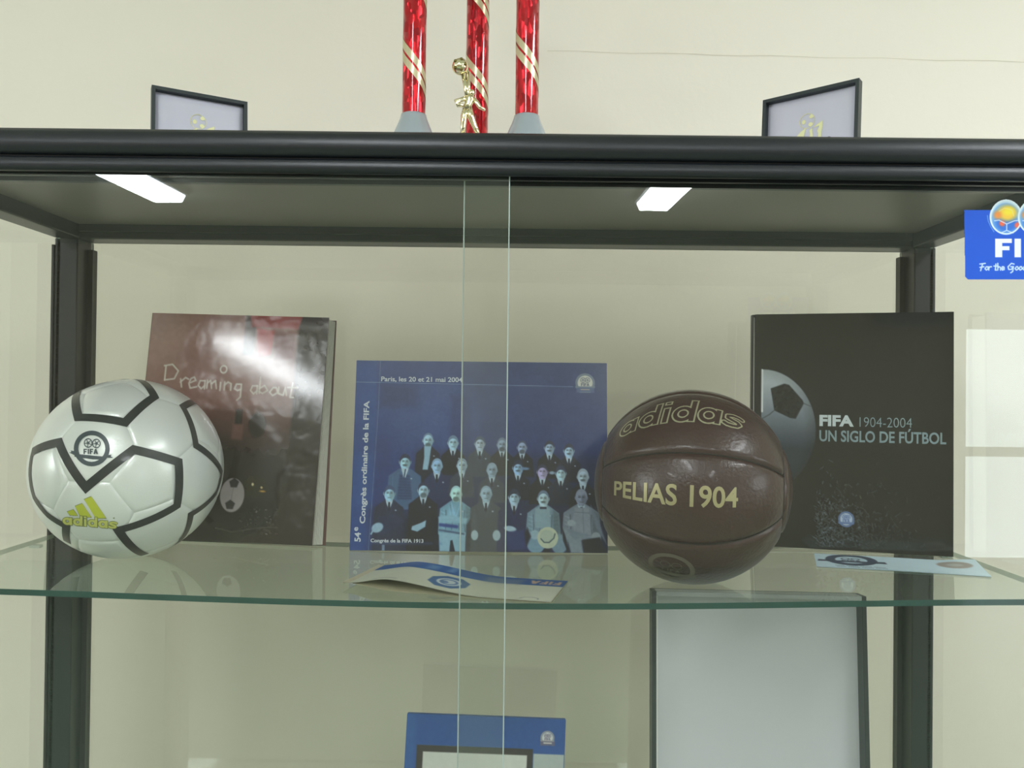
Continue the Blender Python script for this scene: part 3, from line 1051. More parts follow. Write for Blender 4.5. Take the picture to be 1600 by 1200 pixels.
cv.build('cover_print', lambda X, Y: np.stack([-bw / 2 + X / 840 * bw, np.full(len(X), -.0004), bh - Y / 1060 * bh], 1), mB, book)
MB().box(-bw / 2, bw / 2, 0, .0012, 0, bh).build('front_cover', M_cov, book)
pg = MB()
for k in range(9):            # fanned page blocks, each a little farther out than the one before
    y0 = .0014 + k * .0019
    e = .0015 * k
    pg.add([(-bw / 2 + .002, y0, .001), (bw / 2 - .003 + e, y0, .001), (bw / 2 - .003 + e, y0 + .0016, .001), (-bw / 2 + .002, y0 + .0016, .001),
            (-bw / 2 + .002, y0, bh - .002), (bw / 2 - .003 + e * .55, y0, bh - .002), (bw / 2 - .003 + e * .55, y0 + .0016, bh - .002), (-bw / 2 + .002, y0 + .0016, bh - .002)],
           [(0, 1, 5, 4), (1, 2, 6, 5), (2, 3, 7, 6), (3, 0, 4, 7), (0, 3, 2, 1), (4, 5, 6, 7)])
pg.build('pages', M_paper, book)
MB().add([(-bw / 2, bt - .0014, 0), (bw / 2 + .013, bt - .0014, 0), (bw / 2 + .013, bt, 0), (-bw / 2, bt, 0), (-bw / 2, bt - .0014, bh), (bw / 2 + .005, bt - .0014, bh), (bw / 2 + .005, bt, bh), (-bw / 2, bt, bh)],
         [(0, 1, 5, 4), (1, 2, 6, 5), (2, 3, 7, 6), (3, 0, 4, 7), (0, 3, 2, 1), (4, 5, 6, 7)]).build('back_cover', M_cov, book)
MB().box(-bw / 2 - .001, -bw / 2 + .001, 0, bt, 0, bh).build('spine', M_cov, book)

# ------------------------------------------------------------------ blue picture card
kw, kh, kt = .3468, .2585, .005
kl = R(7.2)
card = thing('picture_card', 'blue picture card with an old group portrait of suited men', 'card', (-.0423, 1.0765, sh(-.04) + kt * math.sin(kl) + .0019), (-kl, 0, 0))
K = Canvas(45, 1485, 60, 1148, 440, 332, (46, 74, 138))
tx = np.clip((K.X - 45) / 1440, 0, 1)[..., None]; ty = np.clip((K.Y - 60) / 1088, 0, 1)[..., None]
K.C = np.array((40, 66, 132.)) * (1 - ty) + np.array((26, 50, 122.)) * ty
K.C = K.C * (1 - .12 * tx)
K.rect(40, 166, 60, 1150, (38, 76, 148), 10, .7)
K.rect(60, 120, 620, 900, (46, 96, 172), 60, .5)
K.ell(480, 380, 260, 190, (66, 92, 152), 120, .6)
K.rect(590, 690, 260, 560, (34, 48, 108), 25, .6)
K.rect(190, 400, 200, 330, (32, 50, 100), 40, .6)
K.rect(170, 1490, 930, 1150, (16, 20, 44), 70, .8)
K.rect(420, 1490, 600, 1150, (22, 26, 54), 60, .55)


def man(x, y, s=1.0, suit=(20, 24, 46), face=(150, 186, 212), hair=(34, 44, 72), hr=.5, tache=False, beard=False, body=190, wide=68, collar=True, tie=(24, 28, 52), lap=True):
    q = lambda *p: [(x + a * s, y + b * s) for a, b in p]
    face = tuple(min(250, c * 1.22 + 6) for c in face); hair = tuple(min(230, c * 1.15) for c in hair)
    s = s * 1.06
    K.poly(q((-20, 32), (20, 32), (wide * .55, 50), (wide, 78), (wide + 10, body), (-wide - 10, body), (-wide, 78), (-wide * .55, 50)), suit, 4)
    li = tuple(min(255, c * 1.25 + 6) for c in suit)
    if sum(suit) > 330:      # pale suits show sleeves, folds and seams
        dk_ = tuple(c * .62 for c in suit); lt_ = tuple(min(255, c * 1.28 + 8) for c in suit)
        K.poly(q((wide * .62, 60), (wide, 80), (wide + 10, body), (wide * .62, body)), dk_, 10, .6)
        K.line(q((-wide * .62, 88), (-wide * .58, 150), (-wide * .7, body)), 5, dk_, 3, .8)
        K.line(q((wide * .55, 88), (wide * .52, 150), (wide * .64, body)), 5, dk_, 3, .8)
        for e_ in range(7):
            yy_ = 95 + e_ * 20
            K.line(q((-wide * .9, yy_), (-wide * .68, yy_ + 8)), 4, lt_, 3, .6); K.line(q((wide * .68, yy_ + 6), (wide * .9, yy_)), 3, dk_, 3, .6)
        K.line(q((-30, 60), (-16, 130), (-20, 190)), 4, dk_, 2, .8); K.line(q((30, 60), (16, 130), (20, 190)), 4, dk_, 2, .8)
        K.ell(x - 20 * s, y + 110 * s, 22 * s, 40 * s, lt_, 14, .5)
    if lap:
        K.line(q((-24, 46), (-12, 90), (0, 125)), 3, li, 2, .8); K.line(q((24, 46), (12, 90), (0, 125)), 3, li, 2, .8)
        K.line(q((-wide * .75, 80), (-wide * .65, body)), 3, li, 3, .5)
    if collar:
        K.poly(q((-20, 34), (20, 34), (16, 52), (3, 88), (-3, 88), (-16, 52)), (186, 210, 228), 2)
        K.poly(q((-5, 48), (5, 48), (7, 88), (0, 96), (-7, 88)), tie, 1.5)
    K.rect(x - 14 * s, x + 14 * s, y + 20 * s, y + 42 * s, tuple(c * .8 for c in face), 3)
    K.ell(x - 29 * s, y + 3 * s, 5 * s, 10 * s, tuple(c * .82 for c in face), 2); K.ell(x + 29 * s, y + 3 * s, 5 * s, 10 * s, tuple(c * .7 for c in face), 2)
    K.ell(x, y - 4 * s, 30 * s, 40 * s, hair, 2)
    K.ell(x, y + (4 + 10 * hr) * s, 27 * s, (38 - 8 * hr) * s, face, 2.5)
    K.ell(x + 14 * s, y + 10 * s, 13 * s, 26 * s, tuple(c * .66 for c in face), 7, .7)
    dk = tuple(c * .42 for c in face)
    K.ell(x - 10 * s, y - 1 * s, 7 * s, 3.6 * s, dk, 2, .8); K.ell(x + 10 * s, y - 1 * s, 7 * s, 3.6 * s, dk, 2, .8)
    K.line(q((-16, -8), (-4, -7)), 3 * s, dk, 1.5, .7); K.line(q((4, -7), (16, -8)), 3 * s, dk, 1.5, .7)
    K.line(q((1, 0), (3, 12)), 4 * s, tuple(c * .7 for c in face), 2, .7)
    K.ell(x - 8 * s, y + 8 * s, 6 * s, 5 * s, tuple(min(255, c * 1.14) for c in face), 4, .6)
    K.line(q((-8, 24), (8, 24)), 3.4 * s, dk, 1.5, .7)
    if tache:
        K.ell(x, y + 18 * s, 13 * s, 5 * s, dk, 2, .95)
    if beard:
        K.ell(x, y + 28 * s, 17 * s, 14 * s, dk, 4, .85)
    K.ell(x + 36 * s, y + 92 * s, 5 * s, 4 * s, (180, 200, 220), 2, .8)


B1, B2, B3 = (20, 24, 48), (26, 34, 70), (16, 18, 38)
cool = (146, 180, 208); cy_ = (150, 196, 216); gr = (150, 168, 190)
# back row
man(468, 522, .92, B1, cool, (96, 120, 150), .1, beard=True, body=250); K.poly([(446, 556), (486, 556), (478, 640), (470, 690), (440, 690), (448, 620)], (150, 190, 216), 4)
man(610, 534, .92, B3, cool, (92, 116, 146), .5); man(762, 536, .9, (46, 58, 82), gr, (60, 74, 100), .6, body=200)
man(888, 542, .88, B3, (120, 140, 170), (90, 106, 136), .3, beard=True); man(1002, 556, .84, B3, (128, 146, 178), (60, 70, 100), .2, beard=True)
man(1157, 556, .88, B3, (136, 160, 186), (36, 44, 68), .7, tache=True); man(1268, 572, .9, (26, 30, 52), (140, 170, 196), (34, 42, 66), .8, tache=True)
# middle row
man(341, 646, .98, (64, 98, 142), (140, 180, 212), (28, 38, 70), .7, tache=True, body=260, wide=88)
K.poly([(312, 720), (370, 720), (385, 860), (300, 860)], (44, 70, 118), 4)
for yy in range(735, 860, 16): K.line([(306, yy), (378, yy + 3)], 2.5, (66, 98, 146), 2, .7)
K.poly([(326, 685), (360, 685), (346, 736), (332, 736)], (186, 212, 230), 2); K.line([(344, 690), (337, 735)], 7, (40, 60, 104), 2)
man(522, 668, .95, (30, 42, 90), (132, 168, 204), (120, 150, 180), .2); man(663, 664, .9, (52, 60, 82), (146, 170, 190), (120, 140, 160), .4)
man(833, 688, .92, (54, 62, 82), (124, 146, 168), (130, 150, 170), .4); man(980, 672, .92, (20, 24, 46), (128, 162, 196), (26, 34, 60), .8, tache=True)
man(1118, 694, .92, (24, 22, 38), (156, 150, 190), (40, 44, 70), .6); man(1222, 700, .92, (28, 34, 62), (152, 184, 210), (34, 44, 74), .9)
man(1347, 720, 1.0, (30, 32, 48), (150, 170, 188), (140, 156, 172), .3, tache=True)
K.ell(1022, 678, 22, 8, (100, 136, 178), 4); K.ell(1172, 700, 16, 9, (140, 164, 192), 4)
# front row
man(258, 826, .98, (30, 40, 74), (136, 176, 212), (52, 70, 110), .7, body=330, wide=78)
man(449, 806, .98, (18, 20, 40), (146, 178, 206), (30, 40, 70), .5, beard=True, body=330, wide=78)
man(633, 826, 1.0, (116, 162, 188), (160, 204, 220), (150, 190, 208), .1, beard=True, body=215, wide=84, collar=False)
man(802, 824, 1.0, (62, 70, 86), (132, 158, 178), (128, 152, 172), .1, body=330, wide=82)
man(960, 840, .98, (24, 34, 84), (150, 178, 206), (34, 42, 66), .9, body=320, wide=84)
man(1124, 846, 1.0, (120, 150, 172), (160, 186, 204), (90, 110, 136), .4, tache=True, body=200, wide=84)
man(1338, 838, 1.05, (120, 134, 154), (112, 122, 146), (120, 130, 152), .2, body=215, wide=90)
K.poly([(1080, 900), (1160, 900), (1165, 1010), (1078, 1010)], (140, 170, 188), 5); K.rect(1105, 1142, 893, 905, (34, 42, 66), 2)
K.poly([(1300, 895), (1380, 895), (1395, 1060), (1290, 1060)], (138, 150, 168), 5); K.line([(1300, 920), (1380, 925)], 3, (96, 106, 126), 2); K.line([(1345, 880), (1352, 1050)], 2.5, (100, 112, 132), 2)
# hands, arms, legs, the straw hat
K.poly([(200, 960), (290, 940), (350, 985), (240, 1060), (170, 1040)], (32, 44, 84), 6)
K.ell(196, 1020, 34, 26, (156, 190, 216), 5, rot=-.5); K.line([(186, 1010), (162, 1056)], 9, (150, 184, 212), 3)
K.poly([(390, 1010), (440, 990), (468, 975), (464, 1012), (420, 1040), (386, 1030)], (150, 188, 212), 4)
K.poly([(536, 955), (600, 945), (700, 965), (690, 995), (610, 985), (540, 1000)], (136, 182, 206), 6); K.line([(548, 1000), (640, 1010)], 18, (40, 66, 140), 6)
K.poly([(540, 1045), (692, 1040), (690, 1148), (632, 1148), (616, 1085), (604, 1148), (546, 1148)], (140, 182, 206), 5); K.line([(545, 1030), (680, 1050)], 10, (60, 84, 120), 5)
K.ell(741, 1056, 20, 28, (170, 196, 210), 4); K.ell(864, 1056, 22, 30, (170, 196, 212), 4)
K.ell(940, 1018, 34, 16, (170, 198, 220), 4, rot=.15); K.poly([(910, 1040), (1020, 1020), (1040, 1130), (930, 1140)], (34, 52, 116), 10, .8)
K.ell(1085, 1100, 52, 54, (120, 156, 184), 6); K.ell(1215, 1100, 46, 56, (120, 150, 172), 6); K.ell(1078, 1050, 26, 26, (156, 186, 204), 5)
K.ell(1150, 1066, 58, 60, (196, 206, 184), 3); K.ell(1146, 1058, 38, 37, (178, 194, 180), 4)
K.line([(1112, 1072), (1130, 1092), (1158, 1092), (1184, 1068), (1190, 1044)], 7, (70, 92, 104), 3)
K.poly([(1240, 1010), (1330, 1030), (1350, 1150), (1280, 1150)], (132, 148, 164), 8); K.poly([(1240, 1010), (1400, 1050), (1300, 1075)], (120, 136, 154), 6)
K.ell(1282, 982, 24, 18, (160, 172, 188), 4); K.ell(1420, 1056, 26, 24, (152, 164, 178), 5)
K.poly([(1390, 880), (1440, 980), (1480, 1100), (1420, 1010)], (110, 124, 144), 8)
K.rect(160, 560, 1098, 1112, (70, 110, 170), 8, .35); K.rect(225, 240, 1115, 1148, (150, 180, 210), 3, .7)
K.poly([(606, 1088), (616, 1085), (632, 1148), (602, 1148)], (18, 24, 50), 4)
K.poly([(1128, 1128), (1160, 1128), (1166, 1148), (1120, 1148)], (18, 22, 44), 4); K.poly([(1035, 1010), (1056, 1060), (1030, 1120), (1020, 1040)], (16, 20, 44), 8)
K.poly([(1345, 1075), (1440, 1060), (1482, 1148), (1352, 1148)], (22, 26, 44), 6); K.poly([(1228, 1000), (1250, 1060), (1270, 1148), (1262, 1148), (1236, 1080)], (20, 24, 44), 5)
K.poly([(694, 1000), (720, 960), (716, 1148), (694, 1148)], (30, 36, 58), 6); K.poly([(512, 960), (534, 1010), (540, 1148), (505, 1148)], (16, 20, 44), 6)
K.noise(5, 3).noise(4, 14)
LNC = (142, 166, 205)
K.line([(45, 187), (1290, 201)], 2.6, LNC, 1.2, .9)
K.line([(182, 60), (180, 320), (165, 760), (150, 1148)], 2.6, LNC, 1.2, .65)
K.emblem(1360, 178, 56, (116, 130, 150), (214, 216, 206), (96, 102, 120), 2, tail=False)
K.rect(1310, 1412, 206, 236, (70, 92, 140), 3, .9); K.line([(1336, 217), (1384, 217)], 5, (196, 178, 160), 2); K.line([(1330, 232), (1390, 232)], 4, (150, 160, 170), 2, .7)
kx = lambda X: -kw / 2 + (X - 45) / 1440 * kw
kz = lambda Y: kh - (Y - 60) / 1088 * kh
kf = lambda X, Y, o=.0003: np.stack([kx(X), np.full(len(X), -o), kz(Y)], 1)
K.build('portrait_print', kf, print_mat('blue_card_print', .28, coat=.25), card)
MB().box(-kw / 2, kw / 2, 0, kt, 0, kh, .0008).build('board', mat('blue_card_board', (34, 56, 110), .4), card)
M_ink = mat('white_ink', (208, 216, 226), .5)
flip = lambda x, y: kf(x, -y, .0006)
lettering('Paris, les 20 et 21 mai 2004', flip, 190, 656, -181, 28, M_ink, card, bold=.022)
lettering('Congrès de la FIFA 1913', flip, 161, 456, -1101, 20, M_ink, card, bold=.024)
rot90 = lambda x, y: kf(-y, -x, .0006)       # runs up the left margin
lettering('Congrès ordinaire de la FIFA', rot90, -998, -297, -126, 31, M_ink, card, bold=.028)
lettering('54', rot90, -1100, -1048, -104, 34, M_ink, card, bold=.03)
lettering('e', rot90, -1040, -1018, -88, 30, M_ink, card, bold=.024)
MB().add([(-.03, kt, .16), (.03, kt, .16), (.045, kt + .040, .0055), (-.045, kt + .040, .0055), (-.03, kt + .0015, .16), (.03, kt + .0015, .16), (.045, kt + .042, .0057), (-.045, kt + .042, .0057)],
         [(0, 1, 2, 3), (4, 7, 6, 5), (0, 3, 7, 4), (1, 5, 6, 2), (0, 4, 5, 1), (3, 2, 6, 7)]).build('easel_flap', mat('grey_card', (150, 150, 148), .8), card)

# ------------------------------------------------------------------ black centenary book
ow, oh, ot = .2470, .3175, .030
oy = R(-15.0)
black = thing('centenary_book', 'thick black book with half a football and grey title on its cover', 'book', (.4533, 1.0675, sh(.57) + .0005), (R(-.8), 0, oy))
O = Canvas(0, 310, 0, 380, 270, 330, (30, 32, 33))
ccx, ccy, crx, cry = 12, 190, 88, 100
fy = np.clip((O.Y - 90) / 130, 0, 1)[..., None]
q = np.sqrt(((O.X - ccx) / crx) ** 2 + ((O.Y - ccy) / cry) ** 2)
msk = (np.clip((1 - q) * 60, 0, 1) * (O.X > 11))[..., None]
sh_ = np.array((224, 234, 240.)) * (1 - fy) + np.array((50, 60, 74.)) * fy
edge = np.clip((q - .78) / .22, 0, 1)[..., None]
sh_ = sh_ * (1 - .22 * edge)
O.C = O.C * (1 - msk) + sh_ * msk
O.poly([(26, 122), (48, 114), (56, 116), (78, 141), (80, 146), (67, 171), (58, 170), (32, 158)], (34, 38, 40), 1)
O.line([(32, 158), (24, 165), (12, 172)], 1.6, (70, 78, 84), .6); O.line([(80, 146), (92, 151)], 1.4, (80, 90, 98), .6)
O.line([(12, 92), (12, 160)], 3, (240, 244, 246), .8)
for k in range(700):          # pale flecks along the foot of the cover, fainter to the right
    x = 96 + abs(rng.randn()) * 70; y = 376 - abs(rng.randn()) * 45
    if x < 305 and y < 378 and not (x < 100):
        O.line([(x, y), (x + rng.randn() * 3, y - rng.rand() * 5)], .8, (150, 170, 190), .7, .5 * math.exp(-(x - 96) / 110))
O.emblem(148, 330, 12.5, (104, 128, 176), (186, 204, 226), (84, 110, 170), .8, tail=False)
O.noise(2.5, 3)
of = lambda X, Y, o=.0003: np.stack([-ow / 2 + np.asarray(X) / 310 * ow, np.full(len(X), -o), oh - np.asarray(Y) / 380 * oh], 1)
mO = print_mat('black_cover_print', .16, coat=.35, bump=.05, bscale=16)
O.build('cover_print', of, mO, black)
M_bk = mat('black_book_cloth', (30, 32, 33), .3)
MB().box(-ow / 2 + .004, ow / 2, 0, .003, 0, oh, .0008).build('front_cover', M_bk, black)
MB().box(-ow / 2 + .004, ow / 2, ot - .003, ot, 0, oh, .0008).build('back_cover', M_bk, black)
sp_ = [(-ow / 2 + .006, 0), (-ow / 2 + .001, .001), (-ow / 2 - .004, .006), (-ow / 2 - .006, ot / 2), (-ow / 2 - .004, ot - .006), (-ow / 2 + .001, ot - .001), (-ow / 2 + .006, ot)]
sb = MB(); n = len(sp_)
sb.add([(x, y, 0) for x, y in sp_] + [(x, y, oh) for x, y in sp_], [(i, i + 1, i + 1 + n, i + n) for i in range(n - 1)] + [tuple(range(n)), tuple(range(2 * n - 1, n - 1, -1)), (0, n, 2 * n - 1, n - 1)])
soften(sb.build('spine', M_bk, black), 60)
MB().box(-ow / 2 - .002, ow / 2 - .004, .003, ot - .003, .004, oh - .004).build('pages', M_paper, black)
oflip = lambda x, y: of(x, -y, .0007)
M_g1 = mat('silver_ink', (206, 216, 218), .4); M_g2 = mat('grey_blue_ink', (136, 156, 162), .4)
lettering('FIFA', oflip, 105, 159, -181, 17, M_g1, black, bold=.045)
lettering('1904-2004', oflip, 168, 248, -182, 16.5, M_g2, black, bold=-.012)
lettering('UN SIGLO DE FÚTBOL', oflip, 105, 299, -206, 18, M_g2, black, bold=.022)
lettering('FIFA', lambda x, y: np.stack([np.full(len(x), -ow / 2 - .0045), .010 + (y + 40) * .0008, oh - .016 + (-x) * .0008 - .01], 1), -6, 8, -40, 10, M_g2, black, bold=.03)

# ------------------------------------------------------------------ leaflets lying on the shelf
A0 = np.array((-.1835, .879)); e1 = np.array((.2255, -.0545)); e2 = np.array((.0245, .0925))
lf = thing('folded_leaflet', 'folded cream leaflet with a blue stripe bulging open at the shelf edge', 'leaflet', (A0[0] + .11, A0[1], sh(-.06)))
org = np.array((A0[0] + .11, A0[1]))


def sm01(t):
    t = np.clip(t, 0, 1); return t * t * (3 - 2 * t)


def leaf(up):
    def fn(X, Y):
        u = X / 235.0; v = 1 - Y / 97.0
        P = A0 + np.outer(u, e1) + np.outer(v, e2)
        lo = .0050 * (1 - sm01(u / .28)) + .0006
        hi = .0050 + (.0130 - .0050) * sm01(u / .24) - (.0130 - .0016) * sm01((u - .20) / .50)
        z = np.where(u < 0, 0, hi if up else lo) + sag(P[:, 0]) - sag(-.06) + .0002
        return np.stack([P[:, 0] - org[0], P[:, 1] - org[1], z], 1)
    return fn


cr = (206, 208, 186)
La = Canvas(0, 235, 0, 97, 200, 84, cr)
La.rect(-5, 240, -5, 30, (52, 92, 158), 1.2)
La.rect(60, 110, 0, 18, (40, 96, 170), 8, .7); La.rect(70, 84, 6, 24, (150, 180, 210), 5, .5); La.rect(96, 104, 2, 22, (160, 186, 214), 4, .5)
La.rect(142, 186, 8, 34, (150, 148, 150), 6, .5)
La.fifa(194, 8, 36, 15, (206, 172, 150), .7, up=-1)
oc = [(112 + 24 * math.cos(t), 62 + 24 * math.sin(t)) for t in np.linspace(0, 2 * math.pi, 9)[:-1] + .39]
La.poly(oc, (72, 106, 150), 1.2); La.ell(112, 62, 14, 14, (196, 206, 206), 1.2); La.ell(112, 62, 9, 9, (90, 120, 160), 1.2, ring=3); La.ell(108, 64, 4, 4, (90, 120, 160), 1)
La.line([(200, 90), (203, 84), (212, 82), (219, 85), (220, 90)], 1.2, (120, 124, 130), .8)
La.rect(30, 60, 86, 90, (150, 150, 140), 2, .5)
La.noise(2, 5)
mL = print_mat('leaflet_paper', .55)
La.build('upper_sheet', leaf(True), mL, lf)
Lb = Canvas(0, 235, 0, 97, 80, 30, (198, 190, 160)); Lb.build('lower_sheet', leaf(False), mL, lf)

C0 = np.array((.375, .980)); f1 = np.array((.178, -.060)); f2 = np.array((.026, .078))
pc = thing('postcard', 'pale blue card with a dark round emblem lying before the black book', 'card', (C0[0] + .09, C0[1] - .02, sh(.57) + .0004))
Pc = Canvas(0, 290, 0, 110, 220, 90, (214, 238, 248))
Pc.ell(66, 42, 38, 36, (74, 86, 108), 1.5, ring=17); Pc.ell(66, 42, 25, 23, (206, 230, 240), 2)
Pc.ell(56, 34, 7, 7, (80, 92, 112), 1.2, ring=3); Pc.ell(74, 34, 7, 7, (80, 92, 112), 1.2, ring=3); Pc.fifa(48, 43, 36, 11, (80, 92, 112), .8)
Pc.poly([(14, 50), (120, 50), (112, 62), (22, 62)], (70, 80, 102), 1.2); Pc.poly([(6, 46), (24, 48), (24, 60), (4, 62)], (70, 80, 102), 1.2); Pc.poly([(126, 46), (110, 48), (110, 60), (128, 62)], (70, 80, 102), 1.2)
for yy in (88, 96):
    for k in range(26):
        x = 34 + k * 3.4 + (yy - 88) * .3
        if k % 7 != 5:
            Pc.rect(x, x + 2.2, yy, yy + 4.0, (96, 116, 130), .6, .8)
Pc.ell(246, 40, 30, 24, (166, 158, 150), 3); Pc.ell(246, 40, 14, 10, (188, 190, 186), 3)
Pc.noise(1.5, 5)
nrm = np.array((C0[0] + .09, C0[1] - .02))
def fPc(X, Y):
    u = X / 290.; v = 1 - Y / 110.
    P = C0 + np.outer(u, f1) + np.outer(v, f2)
    z = sag(P[:, 0]) - sag(.57) + .0010 + .0035 * sm01((u - .75) / .25) * v
    return np.stack([P[:, 0] - nrm[0], P[:, 1] - nrm[1], z], 1)
Pc.build('printed_face', fPc, print_mat('postcard_paper', .4), pc)
pb = Canvas(0, 290, 0, 110, 60, 20, (190, 206, 208))
pb.build('back_face', lambda X, Y: fPc(X, Y) - np.array([0, 0, .0006]), mL, pc)

# ------------------------------------------------------------------ small open presentation cases on top of the cabinet
M_case = mat('black_leatherette', (38, 48, 48), .42, bump=.05, bscale=400)
M_sat = mat('lavender_satin', (196, 196, 208), .42, var=.03, vscale=12)
M_gilt = mat('gold_blocking', (204, 200, 150), .3, metal=.5)


def small_case(label, x, y, yaw, w_, lid):
    t = thing('presentation_case', label, 'case', (x, y, EYE + TOP), (0, 0, yaw), 'presentation cases on the cabinet')
    h0 = .026
    b = MB().box(-w_ / 2, w_ / 2, -.095, 0, 0, h0, .002)
    b.build('case_base', M_case, t)
    MB().box(-w_ / 2 + .006, w_ / 2 - .006, -.089, -.006, h0, h0 + .0015).build('base_lining', M_sat, t)
    tl = R(4)
    def P(u, v, d):    # on the raised lid
        return (u, -d * math.cos(tl) + v * math.sin(tl) + .006, h0 + v * math.cos(tl) + d * math.sin(tl))
    rim = MB()
    tk, dp = .0042, .010
    for a0, a1, c0, c1 in ((-w_ / 2, w_ / 2, lid - tk, lid), (-w_ / 2, w_ / 2, 0, tk), (-w_ / 2, -w_ / 2 + tk, tk, lid - tk), (w_ / 2 - tk, w_ / 2, tk, lid - tk)):
        vs = [P(a, c, d) for a in (a0, a1) for c in (c0, c1) for d in (0, dp)]
        rim.add(vs, [(0, 1, 3, 2), (4, 6, 7, 5), (0, 4, 5, 1), (2, 3, 7, 6), (0, 2, 6, 4), (1, 5, 7, 3)])
    vs = [P(a, c, d) for a in (-w_ / 2, w_ / 2) for c in (0, lid) for d in (-.002, 0)]
    rim.add(vs, [(0, 1, 3, 2), (4, 6, 7, 5), (0, 4, 5, 1), (2, 3, 7, 6), (0, 2, 6, 4), (1, 5, 7, 3)])
    rim.build('lid', M_case, t)
    # cushioned satin inside the lid
    n = 12; vs = []; fs = []
    for j in range(n + 1):
        for i in range(n + 1):
            a, c = i / n, j / n
            e = min(a, 1 - a, c, 1 - c)
            d = .001 + .005 * (1 - (1 - min(1, e / .12)) ** 2)
            vs.append(P(-w_ / 2 + tk + a * (w_ - 2 * tk), tk + c * (lid - 2 * tk), d))
    for j in range(n):
        for i in range(n):
            fs.append((j * (n + 1) + i, j * (n + 1) + i + 1, (j + 1) * (n + 1) + i + 1, (j + 1) * (n + 1) + i))
    MB().add(vs, fs).build('lid_lining', M_sat, t, True)
    # blocked gold emblem: a ring holding three dots above slanting bars
    cm = Canvas(0, 100, 0, 100, 150, 150)
    gc = (236, 234, 186)
    cm.ell(42, 18, 15, 15, gc, .8, ring=2.2)
    cm.poly([(47, 18), (60, 10), (60, 36), (47, 26)], gc, .5, 0)
    cm.ell(35, 19, 4.4, 5.4, gc, .6); cm.ell(50, 10, 5, 4.4, gc, .6); cm.ell(49, 26, 5, 4.6, gc, .6)
    cm.poly([(41, 32), (34, 34), (18, 50), (8, 70), (26, 80), (36, 70), (37, 48)], gc, .8)
    cm.poly([(53, 33), (46, 38), (48, 46), (46, 84), (54, 84), (55, 50)], gc, .8)
    cm.poly([(74, 22), (62, 28), (52, 36), (66, 33), (62, 42), (64, 48), (62, 84), (71, 84), (72, 46), (74, 34)], gc, .8)
    cm.line([(41, 32), (30, 38), (20, 48)], 2, gc, .6); cm.rect(14, 86, 90, 94, gc, .6)
    k = .00060
    cm.build('gold_emblem', lambda X, Y: np.array([P((a - 46) * k, lid * .62 - b_ * k + .008, .0066) for a, b_ in zip(X, Y)]), print_mat('gold_blocking_print', .28, metal=.45), t)
    return t


small_case('open black case with satin lid at the left end of the cabinet top', -.388, .985, R(29), .1115, .085)
small_case('open black case with satin lid at the right end of the cabinet top', .356, .968, R(-40), .1165, .092)

# ------------------------------------------------------------------ trophy on top
tz = EYE + TOP
trophy = thing('trophy', 'trophy with three red prism columns spiralled in gold on the cabinet top', 'trophy', (-.053, .985, tz))
M_marble = mat('white_marble', (222, 220, 214), .25, var=.08, vscale=20)
M_cup = mat('satin_silver_plastic', (186, 196, 206), .16, metal=.55)
M_goldp = mat('gold_plated_plastic', (244, 236, 200), .12, metal=1.0)
M_red = bpy.data.materials.new('red_prism_foil'); M_red.use_nodes = True
nt = M_red.node_tree; p = nt.nodes['Principled BSDF']
p.inputs['Metallic'].default_value = .75; p.inputs['Roughness'].default_value = .25
p.inputs['Coat Weight'].default_value = .7; p.inputs['Coat Roughness'].default_value = .03
tc = nt.nodes.new('ShaderNodeTexCoord'); mp = nt.nodes.new('ShaderNodeMapping'); mp.inputs['Scale'].default_value = (1, 1, .55)
vo = nt.nodes.new('ShaderNodeTexVoronoi'); vo.inputs['Scale'].default_value = 170
nt.links.new(tc.outputs['Object'], mp.inputs[0]); nt.links.new(mp.outputs[0], vo.inputs['Vector'])
rp = nt.nodes.new('ShaderNodeValToRGB'); rp.color_ramp.elements[0].color = lin(132, 4, 20); rp.color_ramp.elements[1].color = lin(224, 22, 36)
nt.links.new(vo.outputs['Color'], rp.inputs[0]); nt.links.new(rp.outputs[0], p.inputs['Base Color'])
sb_ = nt.nodes.new('ShaderNodeVectorMath'); sb_.operation = 'SUBTRACT'; sb_.inputs[1].default_value = (.5, .5, .5)
nt.links.new(vo.outputs['Color'], sb_.inputs[0])
sc2 = nt.nodes.new('ShaderNodeVectorMath'); sc2.operation = 'SCALE'; sc2.inputs['Scale'].default_value = .55
nt.links.new(sb_.outputs[0], sc2.inputs[0])
ge = nt.nodes.new('ShaderNodeNewGeometry'); ad_ = nt.nodes.new('ShaderNodeVectorMath'); ad_.operation = 'ADD'
nt.links.new(ge.outputs['Normal'], ad_.inputs[0]); nt.links.new(sc2.outputs[0], ad_.inputs[1])
nz = nt.nodes.new('ShaderNodeVectorMath'); nz.operation = 'NORMALIZE'; nt.links.new(ad_.outputs[0], nz.inputs[0])
nt.links.new(nz.outputs[0], p.inputs['Normal']); nt.links.new(ge.outputs['Normal'], p.inputs['Coat Normal'])
M_gold2 = mat('pale_gold_stripe', (206, 196, 160), .3, metal=.5)
MB().box(-.105, .105, -.075, .075, 0, .038, .003).build('marble_base', M_marble, trophy)
MB().box(-.095, .095, -.06, .06, .385, .400, .002).build('upper_plate', M_marble, trophy)
cups = MB(); TOPC = .385


